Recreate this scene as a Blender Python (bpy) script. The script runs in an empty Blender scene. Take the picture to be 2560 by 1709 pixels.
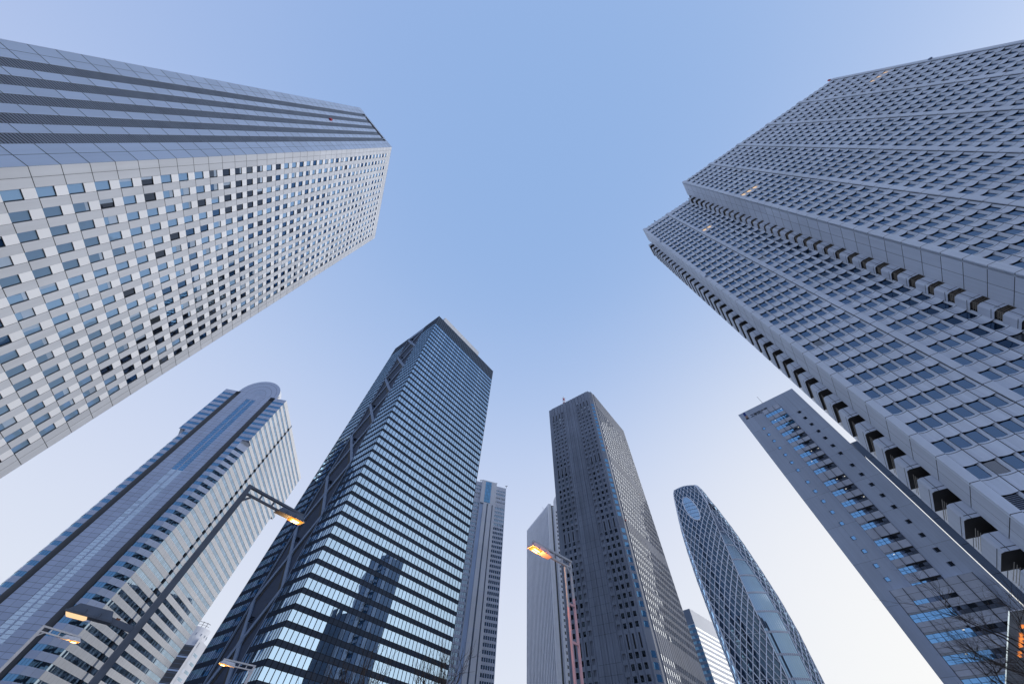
import bpy, math, random
from mathutils import Vector, Matrix
R = math.radians
random.seed(7)
SC = bpy.context.scene
COL = SC.collection

# ---------------------------------------------------------------- camera
F_PX, PX, PY = 800.0, 1280.0, 854.5
zen = Vector((1319 - PX, 350 - PY, F_PX)).normalized()
fw = Vector((0, 0, 1))
ay = (fw - zen * fw.dot(zen)).normalized()
ax = ay.cross(zen)
CAMZ = 1.6
def cam_axis(i): return Vector((ax[i], ay[i], zen[i]))
c_right, c_down, c_fwd = cam_axis(0), cam_axis(1), cam_axis(2)
cam = bpy.data.objects.new("camera", bpy.data.cameras.new("camera"))
COL.objects.link(cam)
m3 = Matrix((c_right, -c_down, -c_fwd)).transposed()
cam.matrix_world = Matrix.Translation((0, 0, CAMZ)) @ m3.to_4x4()
cam.data.sensor_width = 36.0
cam.data.lens = 36.0 * F_PX / 2560.0
cam.data.clip_start = 0.1
cam.data.clip_end = 6000
SC.camera = cam

# ---------------------------------------------------------------- sky, sun, exposure
SUN_AZ, SUN_EL = 66.0, 24.0           # degrees from +Y towards +X
W = bpy.data.worlds.new("World"); SC.world = W; W.use_nodes = True
nt = W.node_tree; nt.nodes.clear()
def N(t, **k):
    n = nt.nodes.new(t)
    for a, b in k.items(): setattr(n, a, b)
    return n
out = N('ShaderNodeOutputWorld'); bg = N('ShaderNodeBackground'); bg.inputs[1].default_value = 0.1
nt.links.new(bg.outputs[0], out.inputs[0])
sky = N('ShaderNodeTexSky', sky_type='NISHITA', sun_disc=False)
sky.sun_elevation = R(8); sky.sun_rotation = R(SUN_AZ); sky.ozone_density = 2.0; sky.dust_density = 0.6
tc = N('ShaderNodeTexCoord'); sx = N('ShaderNodeSeparateXYZ')
nt.links.new(tc.outputs['Generated'], sx.inputs[0])
ramp = N('ShaderNodeValToRGB'); cr = ramp.color_ramp
cr.interpolation = 'B_SPLINE'
stops = [(0.0, (.90, .92, .965)), (.14, (.79, .84, .945)), (.38, (.69, .755, .935)), (.62, (.525, .645, .91)),
         (.84, (.36, .52, .845)), (1.0, (.295, .47, .81))]
cr.elements[0].position, cr.elements[0].color = stops[0][0], (*stops[0][1], 1)
cr.elements[1].position, cr.elements[1].color = stops[-1][0], (*stops[-1][1], 1)
for p, c in stops[1:-1]:
    e = cr.elements.new(p); e.color = (*c, 1)
nt.links.new(sx.outputs[2], ramp.inputs[0])
def math_(op, a, b=None, clamp=False):
    n = N('ShaderNodeMath', operation=op, use_clamp=clamp)
    for i, v in enumerate((a, b)):
        if v is None: continue
        if isinstance(v, (int, float)): n.inputs[i].default_value = v
        else: nt.links.new(v, n.inputs[i])
    return n.outputs[0]
def glow(az, el, p):
    v = (math.sin(R(az)) * math.cos(R(el)), math.cos(R(az)) * math.cos(R(el)), math.sin(R(el)))
    d = N('ShaderNodeVectorMath', operation='DOT_PRODUCT'); d.inputs[1].default_value = v
    nt.links.new(tc.outputs['Generated'], d.inputs[0])
    return math_('POWER', math_('MAXIMUM', d.outputs['Value'], 0.0), p)
def mix(fac, a, b):
    n = N('ShaderNodeMix', data_type='RGBA'); n.clamp_factor = True
    nt.links.new(fac, n.inputs['Factor'])
    for s, v in (('A', a), ('B', b)):
        i = [x for x in n.inputs if x.name == s and x.type == 'RGBA'][0]
        if isinstance(v, tuple): i.default_value = v
        else: nt.links.new(v, i)
    return [x for x in n.outputs if x.type == 'RGBA'][0]
g1 = math_('MULTIPLY', glow(56, 4, 6.5), 1.0)
g3 = math_('MULTIPLY', glow(222, 15, 2.5), 0.6)
g2 = math_('MULTIPLY', glow(100, 1, 10.0), 0.95)
col = mix(g2, ramp.outputs[0], (1.75, 1.80, 1.86, 1))
col = mix(g3, col, (.28, .40, .76, 1))
col = mix(g1, col, (1.0, .995, .98, 1))
sc10 = N('ShaderNodeVectorMath', operation='SCALE'); sc10.inputs['Scale'].default_value = 10.0
nt.links.new(col, sc10.inputs[0])
fin = N('ShaderNodeMix', data_type='RGBA'); fin.inputs['Factor'].default_value = 0.06
ia = [x for x in fin.inputs if x.type == 'RGBA']
nt.links.new(sc10.outputs[0], ia[0]); nt.links.new(sky.outputs[0], ia[1])
nt.links.new([x for x in fin.outputs if x.type == 'RGBA'][0], bg.inputs[0])

sun = bpy.data.objects.new("sun", bpy.data.lights.new("sun", 'SUN')); COL.objects.link(sun)
sun.data.energy = 1.5; sun.data.angle = R(38); sun.data.color = (1.0, .975, .95)
sd = Vector((math.sin(R(SUN_AZ)) * math.cos(R(SUN_EL)), math.cos(R(SUN_AZ)) * math.cos(R(SUN_EL)), math.sin(R(SUN_EL))))
sun.rotation_euler = sd.to_track_quat('Z', 'Y').to_euler()
SC.view_settings.view_transform = 'Standard'; SC.view_settings.look = 'None'
SC.view_settings.exposure = 0.0; SC.view_settings.gamma = 1.0
SC.view_settings.use_curve_mapping = False
try:
    SC.cycles.max_bounces = 6; SC.cycles.diffuse_bounces = 3; SC.cycles.glossy_bounces = 4
    SC.cycles.use_denoising = True
except Exception: pass

# ---------------------------------------------------------------- materials
MATS = {}
def _new(name):
    m = bpy.data.materials.new(name); m.use_nodes = True; MATS[name] = m
    t = m.node_tree; b = t.nodes['Principled BSDF']
    return m, t, b
def mat(name, col, rough=.6, var=.10, nz=.12, scale=.25, spec=.35, metal=0.0, bump=0.0, streak=0.0):
    """plain surface: base colour, a little change from panel to panel, cloudy dirt and vertical streaks"""
    m, t, b = _new(name); L = t.links.new
    geo = t.nodes.new('ShaderNodeNewGeometry'); tco = t.nodes.new('ShaderNodeTexCoord')
    n1 = t.nodes.new('ShaderNodeTexNoise'); n1.inputs['Scale'].default_value = scale; n1.inputs['Detail'].default_value = 5
    L(tco.outputs['Object'], n1.inputs['Vector'])
    mr = t.nodes.new('ShaderNodeMapRange'); mr.inputs['To Min'].default_value = 1 - var; mr.inputs['To Max'].default_value = 1 + var * .6
    L(geo.outputs['Random Per Island'], mr.inputs['Value'])
    mr2 = t.nodes.new('ShaderNodeMapRange'); mr2.inputs['From Min'].default_value = .3; mr2.inputs['From Max'].default_value = .7
    mr2.inputs['To Min'].default_value = 1 - nz; mr2.inputs['To Max'].default_value = 1 + nz * .6
    L(n1.outputs['Fac'], mr2.inputs['Value'])
    mu = t.nodes.new('ShaderNodeMath'); mu.operation = 'MULTIPLY'
    L(mr.outputs[0], mu.inputs[0]); L(mr2.outputs[0], mu.inputs[1])
    last = mu.outputs[0]
    if streak:
        mp = t.nodes.new('ShaderNodeMapping'); mp.inputs['Scale'].default_value = (1.3, 1.3, .03)
        n2 = t.nodes.new('ShaderNodeTexNoise'); n2.inputs['Scale'].default_value = 1.0; n2.inputs['Detail'].default_value = 3
        L(tco.outputs['Object'], mp.inputs[0]); L(mp.outputs[0], n2.inputs['Vector'])
        mr3 = t.nodes.new('ShaderNodeMapRange'); mr3.inputs['From Min'].default_value = .35; mr3.inputs['From Max'].default_value = .65
        mr3.inputs['To Min'].default_value = 1 - streak; mr3.inputs['To Max'].default_value = 1.0
        L(n2.outputs['Fac'], mr3.inputs['Value'])
        m4 = t.nodes.new('ShaderNodeMath'); m4.operation = 'MULTIPLY'; L(last, m4.inputs[0]); L(mr3.outputs[0], m4.inputs[1]); last = m4.outputs[0]
    vs = t.nodes.new('ShaderNodeVectorMath'); vs.operation = 'SCALE'; vs.inputs[0].default_value = col
    L(last, vs.inputs['Scale']); L(vs.outputs[0], b.inputs['Base Color'])
    b.inputs['Roughness'].default_value = rough; b.inputs['Specular IOR Level'].default_value = spec; b.inputs['Metallic'].default_value = metal
    if bump:
        n3 = t.nodes.new('ShaderNodeTexNoise'); n3.inputs['Scale'].default_value = 6
        L(tco.outputs['Object'], n3.inputs['Vector'])
        bp = t.nodes.new('ShaderNodeBump'); bp.inputs['Strength'].default_value = bump; bp.inputs['Distance'].default_value = .05
        L(n3.outputs['Fac'], bp.inputs['Height']); L(bp.outputs[0], b.inputs['Normal'])
    return m
def glass(name, ior=2.0, tint=(.9, .95, 1), dark=(.015, .02, .03), blind=(.25, .28, .33), frac=.25, wave=.02, wscale=.35, rough=.02):
    """reflective window pane: mirror layer over a dark room or, in some panes, a drawn blind"""
    m, t, b = _new(name); L = t.links.new
    t.nodes.remove(b); o = t.nodes['Material Output']
    geo = t.nodes.new('ShaderNodeNewGeometry'); tco = t.nodes.new('ShaderNodeTexCoord')
    rp = t.nodes.new('ShaderNodeValToRGB'); e = rp.color_ramp
    e.interpolation = 'LINEAR'
    e.elements[0].position = max(0, 1 - frac - .12); e.elements[0].color = (*dark, 1)
    e.elements[1].position = min(1, 1 - frac + .1); e.elements[1].color = (*blind, 1)
    L(geo.outputs['Random Per Island'], rp.inputs[0])
    df = t.nodes.new('ShaderNodeBsdfDiffuse'); L(rp.outputs[0], df.inputs['Color'])
    gl = t.nodes.new('ShaderNodeBsdfGlossy'); gl.inputs['Color'].default_value = (*tint, 1); gl.inputs['Roughness'].default_value = rough
    # slow waviness and a small tilt of its own in every pane
    nz = t.nodes.new('ShaderNodeTexNoise'); nz.inputs['Scale'].default_value = wscale; nz.inputs['Detail'].default_value = 2
    L(tco.outputs['Object'], nz.inputs['Vector'])
    wn = t.nodes.new('ShaderNodeTexWhiteNoise'); wn.noise_dimensions = '1D'; L(geo.outputs['Random Per Island'], wn.inputs['W'])
    ad = t.nodes.new('ShaderNodeVectorMath'); ad.operation = 'ADD'; L(nz.outputs['Color'], ad.inputs[0]); L(wn.outputs['Color'], ad.inputs[1])
    sb = t.nodes.new('ShaderNodeVectorMath'); sb.operation = 'SUBTRACT'; L(ad.outputs[0], sb.inputs[0]); sb.inputs[1].default_value = (1, 1, 1)
    s2 = t.nodes.new('ShaderNodeVectorMath'); s2.operation = 'SCALE'; L(sb.outputs[0], s2.inputs[0]); s2.inputs['Scale'].default_value = wave
    a2 = t.nodes.new('ShaderNodeVectorMath'); a2.operation = 'ADD'; L(s2.outputs[0], a2.inputs[0]); L(geo.outputs['Normal'], a2.inputs[1])
    nn = t.nodes.new('ShaderNodeVectorMath'); nn.operation = 'NORMALIZE'; L(a2.outputs[0], nn.inputs[0])
    L(nn.outputs[0], gl.inputs['Normal'])
    fr = t.nodes.new('ShaderNodeFresnel'); fr.inputs['IOR'].default_value = ior
    mx = t.nodes.new('ShaderNodeMixShader'); L(fr.outputs[0], mx.inputs[0]); L(df.outputs[0], mx.inputs[1]); L(gl.outputs[0], mx.inputs[2])
    L(mx.outputs[0], o.inputs['Surface'])
    return m
def emit(name, col, s, base=(.8, .8, .8)):
    m, t, b = _new(name)
    b.inputs['Base Color'].default_value = (*base, 1); b.inputs['Emission Color'].default_value = (*col, 1); b.inputs['Emission Strength'].default_value = s
    return m
mat('dark_core', (.02, .022, .026), .8, 0, .2)
mat('joint', (.035, .04, .05), .8, 0, .1)
mat('white_tile', (.63, .645, .68), .45, .05, .10, .06, streak=.07)
mat('white_spandrel', (.92, .92, .93), .3, .03, .05, .1)
mat('side_panel', (.46, .57, .77), .5, .07, .06, .05, streak=.05)
mat('louver_blade', (.24, .29, .38), .5, .1, .1)
mat('stone_grey', (.68, .73, .82), .65, .05, .10, .05, streak=.08)
mat('curved_panel', (.75, .81, .90), .55, .07, .09, .08, streak=.06)
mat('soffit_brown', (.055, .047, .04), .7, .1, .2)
mat('rail_tan', (.42, .36, .28), .5)
mat('black_metal', (.014, .020, .032), .5, .2, .1, spec=.05)
mat('spandrel_slate', (.040, .054, .082), .5, .15, .1, spec=0)
mat('slate_panel', (.15, .20, .29), .45, .1, .12, .1)
mat('slate_frame', (.30, .38, .52), .45, .05, .1, .2)
mat('crown_louver', (.075, .11, .17), .5, .1, .1, spec=.1)
mat('brown_side_dimmed', (.165, .19, .25), .6, .10, .16, .06, streak=.16)  # same concrete, coloured darker to offset the sun on the right face
mat('recess_panel', (.055, .075, .12), .55, .1, .12, .1, spec=.05)
mat('brace_steel', (.20, .27, .39), .5, .05, .1, .2, spec=.1)
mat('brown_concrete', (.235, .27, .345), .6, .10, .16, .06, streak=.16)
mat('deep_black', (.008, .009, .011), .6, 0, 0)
mat('isle_panel', (.53, .61, .79), .35, .06, .05, .05)
mat('isle_white', (.82, .81, .80), .45, .03, .07, .04, streak=.05)
mat('grey_tube', (.075, .08, .09), .5, .02, .06)
mat('pale_rib', (.62, .64, .70), .5, .03, .08, .05)
mat('pale_panel', (.58, .61, .69), .5, .06, .08, .05)
mat('rib_white', (.74, .76, .82), .5, .03, .06)
mat('college_wall', (.55, .62, .75), .6, .05, .10, .05, streak=.08)
mat('college_panel', (.60, .64, .74), .5, .08, .08)
mat('lattice_white', (.74, .79, .88), .4, .03, .06, spec=.5)
mat('lamp_steel', (.10, .125, .17), .5, .03, .2, 1.5, spec=.25)
mat('lamp_pale', (.50, .52, .57), .38, .03, .12, 1.5, spec=.5, metal=.2)
mat('pole_pink', (.80, .47, .49), .45, .05, .12, 2)  # pink on the ladder lamp's rails and head
mat('rust', (.20, .09, .05), .8, .2, .3, 6)
mat('bark', (.05, .042, .036), .9, .15, .3, 3, bump=.6)
mat('twig', (.06, .048, .04), .9, .1, .2, 3)
mat('asphalt', (.05, .05, .052), .9, 0, .25, .6, bump=.2)
mat('paving', (.27, .26, .25), .85, 0, .2, .8, bump=.2)
mat('kerb_stone', (.36, .35, .34), .8)
mat('road_paint', (.78, .78, .76), .6)
mat('sign_ink', (.03, .035, .05), .5, 0, 0)
mat('sign_blue', (.012, .045, .26), .4, 0, 0)
mat('sign_orange', (.50, .22, .07), .4, 0, 0)
mat('red_paint', (.42, .03, .04), .5, 0, .1)
mat('reveal', (.16, .17, .19), .7, .05, .1)
mat('soffit_glass', (.48, .52, .58), .12, .12, .2, .6, spec=.6)
glass('sumi_glass', 2.6, (.44, .70, 1), (.005, .018, .045), (.27, .41, .57), .48, .02, .2)
mat('blind', (.40, .50, .63), .6, .25, .1)
glass('dark_glass', 1.7, (.8, .88, 1), (.006, .008, .012), (.06, .07, .08), .25, .04, .5)
glass('keio_glass', 2.7, (.46, .70, 1), (.008, .022, .05), (.10, .12, .16), .10, .05, .9)
glass('mitsui_glass', 8.0, (.59, .80, 1.0), (.012, .03, .06), (.20, .27, .36), .25, .014, .25)
glass('isle_glass', 3.6, (.55, .78, .98), (.015, .03, .05), (.05, .08, .1), .1, .015, .2)
glass('isle_pale_glass', 7.5, (.74, .90, 1), (.015, .03, .045), (.22, .32, .42), .3, .012, .2)
glass('blue_glass', 4.0, (.32, .66, 1.0), (.008, .03, .07), (.02, .10, .22), .4, .02, .2)
glass('brown_glass', 1.75, (.8, .88, 1), (.006, .008, .012), (.10, .13, .18), .12, .03, .3)
glass('cocoon_glass', 2.0, (.5, .76, 1), (.008, .018, .045), (.02, .04, .08), .15, .015, .12)
glass('cocoon_blue', 7.0, (.60, .84, 1), (.03, .08, .17), (.02, .05, .1), .2, .01, .1)
glass('college_glass', 7.0, (.36, .70, 1), (.02, .08, .20), (.05, .20, .42), .5, .02, .3)
glass('pale_glass', 2.4, (.9, .95, 1), (.02, .025, .03), (.3, .34, .38), .25, .02, .2)
glass('glint_glass', 3.2, (.9, .95, 1), (.02, .025, .035), (.1, .13, .18), .12, .02, .3)
glass('ladder_glass', 4.0, (.80, .92, 1), (.16, .24, .34), (.46, .60, .75), .85, .01, .3)
emit('lit_window', (1.0, .68, .40), .75, (.4, .35, .3))
emit('lit_cool', (1.0, .93, .75), .9, (.5, .5, .45))
emit('lamp_orange', (1.0, .28, .025), 1.7, (.04, .02, .01))
emit('lamp_core', (1.0, .74, .34), 4.5, (.04, .02, .01))
emit('lamp_warm', (1.0, .66, .36), 1.1, (.1, .07, .05))
glass('college_dark', 2.3, (.45, .62, .9), (.02, .026, .036), (.15, .18, .24), .5, .03, .5)
emit('soffit_reflection', (1.0, .30, .06), 1.0, (.5, .2, .1))  # reflected lights under the canopy, put in as emission
emit('edge_light', (.80, .93, .95), .75, (.8, .8, .8))

# ---------------------------------------------------------------- mesh helpers
class MB:
    def __init__(s): s.v = []; s.f = []; s.m = []; s.names = []
    def mi(s, m):
        if m not in s.names: s.names.append(m)
        return s.names.index(m)
    def q(s, pts, m):
        i = len(s.v); s.v.extend(pts); s.f.append(tuple(range(i, i + len(pts)))); s.m.append(s.mi(m))
    def box8(s, p, m):          # p: 4 bottom then 4 top
        i = len(s.v); s.v.extend(p); k = s.mi(m)
        for f in ((3, 2, 1, 0), (4, 5, 6, 7), (0, 1, 5, 4), (1, 2, 6, 5), (2, 3, 7, 6), (3, 0, 4, 7)):
            s.f.append(tuple(i + a for a in f)); s.m.append(k)
    def prism(s, poly, z0, z1, m, top=True, bottom=True):
        n = len(poly); i = len(s.v); k = s.mi(m)
        s.v.extend([(x, y, z0) for x, y in poly]); s.v.extend([(x, y, z1) for x, y in poly])
        for a in range(n):
            b = (a + 1) % n; s.f.append((i + a, i + b, i + n + b, i + n + a)); s.m.append(k)
        if top: s.f.append(tuple(i + n + a for a in range(n))); s.m.append(k)
        if bottom: s.f.append(tuple(i + a for a in reversed(range(n)))); s.m.append(k)
    def tube(s, pts, rad, m, n=6, cap=True):
        pts = [Vector(p) for p in pts]; i0 = len(s.v); k = s.mi(m)
        for j, p in enumerate(pts):
            d = (pts[min(j + 1, len(pts) - 1)] - pts[max(j - 1, 0)])
            if d.length < 1e-6: d = Vector((0, 0, 1))
            d.normalize()
            a = d.cross(Vector((0, 0, 1)) if abs(d.z) < .95 else Vector((1, 0, 0))).normalized(); b = d.cross(a)
            r = rad[j] if isinstance(rad, (list, tuple)) else rad
            for q in range(n):
                t = 2 * math.pi * (q + .5) / n; s.v.append(tuple(p + a * (r * math.cos(t)) + b * (r * math.sin(t))))
        for j in range(len(pts) - 1):
            for q in range(n):
                q2 = (q + 1) % n
                s.f.append((i0 + j * n + q, i0 + j * n + q2, i0 + (j + 1) * n + q2, i0 + (j + 1) * n + q)); s.m.append(k)
        if cap:
            s.f.append(tuple(i0 + q for q in reversed(range(n)))); s.m.append(k)
            e = i0 + (len(pts) - 1) * n; s.f.append(tuple(e + q for q in range(n))); s.m.append(k)
    def bar(s, a, b, w, h, m, up=(0, 0, 1)):      # rectangular bar from a to b
        a, b = Vector(a), Vector(b); d = (b - a).normalized(); u = Vector(up)
        if abs(d.dot(u)) > .98: u = Vector((1, 0, 0))
        x = d.cross(u).normalized() * w / 2; y = x.cross(d).normalized() * h / 2
        s.box8([tuple(v) for v in (a - x - y, a + x - y, a + x + y, a - x + y, b - x - y, b + x - y, b + x + y, b - x + y)], m)
    def build(s, name, parent=None, smooth=False, **props):
        if not s.f: return None
        me = bpy.data.meshes.new(name)
        if parent is not None:
            o = parent
            org = Vector((0, 0, 0))
            while o is not None:
                org += o.location; o = o.parent
            vv = [(x - org.x, y - org.y, z - org.z) for x, y, z in s.v]
        else: vv = s.v
        me.from_pydata(vv, [], s.f)
        for n in s.names: me.materials.append(MATS[n])
        me.polygons.foreach_set('material_index', s.m)
        if smooth: me.polygons.foreach_set('use_smooth', [True] * len(s.f))
        me.update()
        ob = bpy.data.objects.new(name, me); COL.objects.link(ob)
        if parent is not None: ob.parent = parent
        for a, b in props.items(): ob[a] = b
        return ob
def thing(name, label, cat, x, y, z=0.0, group=None):
    o = bpy.data.objects.new(name, None); o.empty_display_size = 2; COL.objects.link(o); o.location = (x, y, z)
    o['label'] = label; o['category'] = cat
    if group: o['group'] = group
    return o
def proj(p):
    d = Vector(p) - Vector((0, 0, CAMZ)); w = d.dot(c_fwd)
    if w <= .1: return None
    return (PX + F_PX * d.dot(c_right) / w, PY + F_PX * d.dot(c_down) / w)
def scr_area(quads):
    A = 0
    for q in quads:
        pp = [proj(p) for p in q]
        if any(p is None for p in pp): continue
        cx = sum(p[0] for p in pp) / len(pp); cy = sum(p[1] for p in pp) / len(pp)
        if not (0 < cx < 2560 and 0 < cy < 1709): continue
        A += abs(sum(pp[i][0] * pp[(i + 1) % len(pp)][1] - pp[(i + 1) % len(pp)][0] * pp[i][1] for i in range(len(pp)))) / 2
    return A
class Wins:                     # window panes: the largest 100 become parts, the rest one part
    def __init__(s): s.l = []
    def add(s, quads, m): s.l.append((quads, m))
    def flush(s, parent, name='window', n=100):
        r = sorted(s.l, key=lambda w: -scr_area(w[0]))
        for quads, m in r[:n]:
            b = MB()
            for q in quads: b.q(q, m)
            b.build(name, parent)
        if r[n:]:
            b = MB()
            for quads, m in r[n:]:
                for q in quads: b.q(q, m)
            b.build(name, parent, kind='stuff')
class Fr:
    """one facade: u along the wall, d out of it, z up"""
    def __init__(s, o, deg, flip=False):
        s.o = (o[0], o[1]); s.U = (math.cos(R(deg)), math.sin(R(deg))); s.flip = flip
        k = -1 if flip else 1
        s.N = (s.U[1] * k, -s.U[0] * k)
    def P(s, u, d, z): return (s.o[0] + s.U[0] * u + s.N[0] * d, s.o[1] + s.U[1] * u + s.N[1] * d, z)
    def xy(s, u, d=0): return s.P(u, d, 0)[:2]
    def Q(s, u0, u1, z0, z1, d=0.0):
        p = [s.P(u0, d, z0), s.P(u1, d, z0), s.P(u1, d, z1), s.P(u0, d, z1)]
        return p[::-1] if s.flip else p
    def q(s, mb, u0, u1, z0, z1, d, m): mb.q(s.Q(u0, u1, z0, z1, d), m)
    def side(s, mb, u, d0, d1, z0, z1, m): mb.q([s.P(u, d0, z0), s.P(u, d1, z0), s.P(u, d1, z1), s.P(u, d0, z1)], m)
    def flat(s, mb, u0, u1, d0, d1, z, m): mb.q([s.P(u0, d0, z), s.P(u1, d0, z), s.P(u1, d1, z), s.P(u0, d1, z)], m)
    def box(s, mb, u0, u1, z0, z1, d0, d1, m):
        mb.box8([s.P(u0, d0, z0), s.P(u1, d0, z0), s.P(u1, d1, z0), s.P(u0, d1, z0), s.P(u0, d0, z1), s.P(u1, d0, z1), s.P(u1, d1, z1), s.P(u0, d1, z1)], m)
def body(parent, poly, z0, z1, m='dark_core', name='core'):
    b = MB(); b.prism(poly, z0, z1, m); return b.build(name, parent)
def plain_face(mb, f, L, H, m, g, pitch=4.0, wh=1.9, z0=6, d=0.0):   # a face turned away: wall with window bands
    f.q(mb, 0, L, 0, H, d, m)
    k = z0
    while k + wh < H - 4:
        f.q(mb, 1.5, L - 1.5, k, k + wh, d + .04, g); k += pitch

# ================================================================ white tiled tower on the left
def white_tower():
    H = 210.0; C1 = (-76.1, 8.4)
    T = thing('office_tower', 'white tiled tower at left with square window grid and a grey louvred side', 'skyscraper', *C1)
    A = Fr(C1, 109.35); B = Fr(C1, 229.35, flip=True); L = 22.48
    poly = []; p = Vector(C1); ang = 109.35; seq = [55.0, L, 55.0, L, 55.0, L]
    for s_ in seq:
        poly.append((p.x, p.y)); p = p + Vector((math.cos(R(ang)), math.sin(R(ang)))) * s_; ang += 60
    cx = sum(a for a, b in poly) / 6; cy = sum(b for a, b in poly) / 6
    inner = [(cx + (a - cx) * .988, cy + (b - cy) * .988) for a, b in poly]
    body(T, inner, 0, H - .3)
    fl = [54.35 + 4.1 * k for k in range(-13, 38)]
    w = MB(); win = Wins(); g = .05
    A.q(w, 0, 3.23, 0, H, -.12, 'joint'); A.q(w, 51.43, 55, 0, H, -.12, 'joint')
    rnd = random.Random(3)
    for k, z in enumerate(fl):
        top = z + 4.1
        for a, b in ((0, 1.62), (1.62, 3.23), (51.43, 53.2), (53.2, 55.0)):
            A.q(w, a + (.03 if a else 0), b - .03, z + g, top - g if k < 50 else H, 0, 'white_tile')
        for i in range(15):
            u0 = 3.23 + 3.32 * i; u1 = u0 + 1.72
            if i < 14:
                A.q(w, u1, u1 + 1.60, z + g, top - g, 0, 'white_tile')
            if k < 50:
                r = rnd.random()
                cl = math.sin(i * .55 + 1.2) + math.sin(k * .33 + i * .12) + math.sin(k * .9 - i * .4) * .6  # clusters of darker panes stand in for a mirrored dark building
                m = 'dark_glass' if (k < 26 and cl + (26 - k) * .035 + rnd.gauss(0, .55) > 1.25) or r < .05 else 'sumi_glass'
                if r > .80:
                    hb = rnd.choice((.5, .8, 1.1, 1.5)); A.q(w, u0 + .1, u1 - .1, z + 2.36 - hb, z + 2.36, -.225, 'blind')
                elif r > .74:
                    wb = rnd.uniform(.3, .8); A.q(w, u0 + .1, u0 + .1 + wb, z + .08, z + 2.36, -.225, 'blind')
                win.add([A.Q(u0 + .06, u1 - .06, z + .05, z + 2.40, -.24)], m)
                A.q(w, u0, u1, z + 2.42, top, -.08, 'white_spandrel')
            else: A.q(w, u0, u1, z, H, 0, 'white_tile')
    for i in range(15):
        u0 = 3.23 + 3.32 * i; u1 = u0 + 1.72
        A.q(w, u0, u1, 0, H - 4, -.27, 'joint')
        for u in (u0, u1): A.side(w, u, 0, -.3, 0, H - 4, 'reveal')
        if i < 14: A.q(w, u1, u1 + 1.6, 0, H - 4, -.09, 'joint')
    w.build('wall', T)
    win.flush(T)
    # louvred side
    s = MB(); lv = MB()
    pan = [(0, 1.9), (1.9, 3.7), (5.4, 7.05), (8.75, 10.45), (12.15, 13.85), (15.55, 17.2), (18.9, 20.6), (20.6, L)]
    lou = [(3.7, 5.4), (7.05, 8.75), (10.45, 12.15), (13.85, 15.55), (17.2, 18.9)]
    B.q(s, 0, L, 0, H, -.14, 'joint')
    for k, z in enumerate(fl):
        for a, b in pan:
            if k == 50 and 3.7 <= a and b < 18.95: continue
            B.q(s, a + .03, b - .03, z + .06, z + 4.1 - .06 if k < 50 else H, 0, 'side_panel')
    B.q(s, 3.7, 18.9, 208.6, H, 0, 'side_panel')
    s.build('side_wall', T)
    for a, b in lou:
        lv_ = MB()
        B.q(lv_, a, b, 0, 205.6, -.40, 'deep_black')
        z = 1.0
        while z < 205.4:
            lv_.q([B.P(a, -.05, z), B.P(b, -.05, z), B.P(b, -.05, z + .26), B.P(a, -.05, z + .26)], 'louver_blade'); lv_.q([B.P(a, -.05, z), B.P(b, -.05, z), B.P(b, -.16, z), B.P(a, -.16, z)], 'louver_blade'); z += .46
        B.side(lv_, a, 0, -.4, 0, 205.6, 'reveal'); B.side(lv_, b, 0, -.4, 0, 205.6, 'reveal')
        lv_.build('louver', T)
    d = MB(); B.q(d, 3.7, 18.9, 205.6, 208.6, -.38, 'deep_black'); B.box(d, 4.9, 5.1, 205.7, 208.5, -.3, -.05, 'side_panel'); B.box(d, 17.6, 17.8, 205.7, 208.5, -.3, -.05, 'side_panel')
    d.build('roof_slot', T)
    o = MB(); B.box(o, 12.9, 13.7, 163.8, 165.2, .02, .7, 'red_paint'); B.box(o, 13.1, 13.5, 165.2, 165.6, .1, .5, 'black_metal'); o.build('cleaning_cradle', T)
    o = MB()
    for i in range(2, 5):
        a = poly[i]; f = Fr(a, 109.35 + 60 * i); plain_face(o, f, seq[i], H, 'white_tile', 'sumi_glass', 4.1, 2.3)
    a = poly[1]; f = Fr(a, 169.35); plain_face(o, f, seq[1], H, 'side_panel', 'louver_blade', 4.1, 1)
    o.prism(poly, H - .25, H, 'white_tile'); o.build('back_wall', T)
    o = MB(); b = B.P(9.5, -.6, H); o.tube([b, (b[0], b[1], H + 1.6)], .18, 'black_metal', 6); o.build('roof_light', T)
white_tower()

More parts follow.
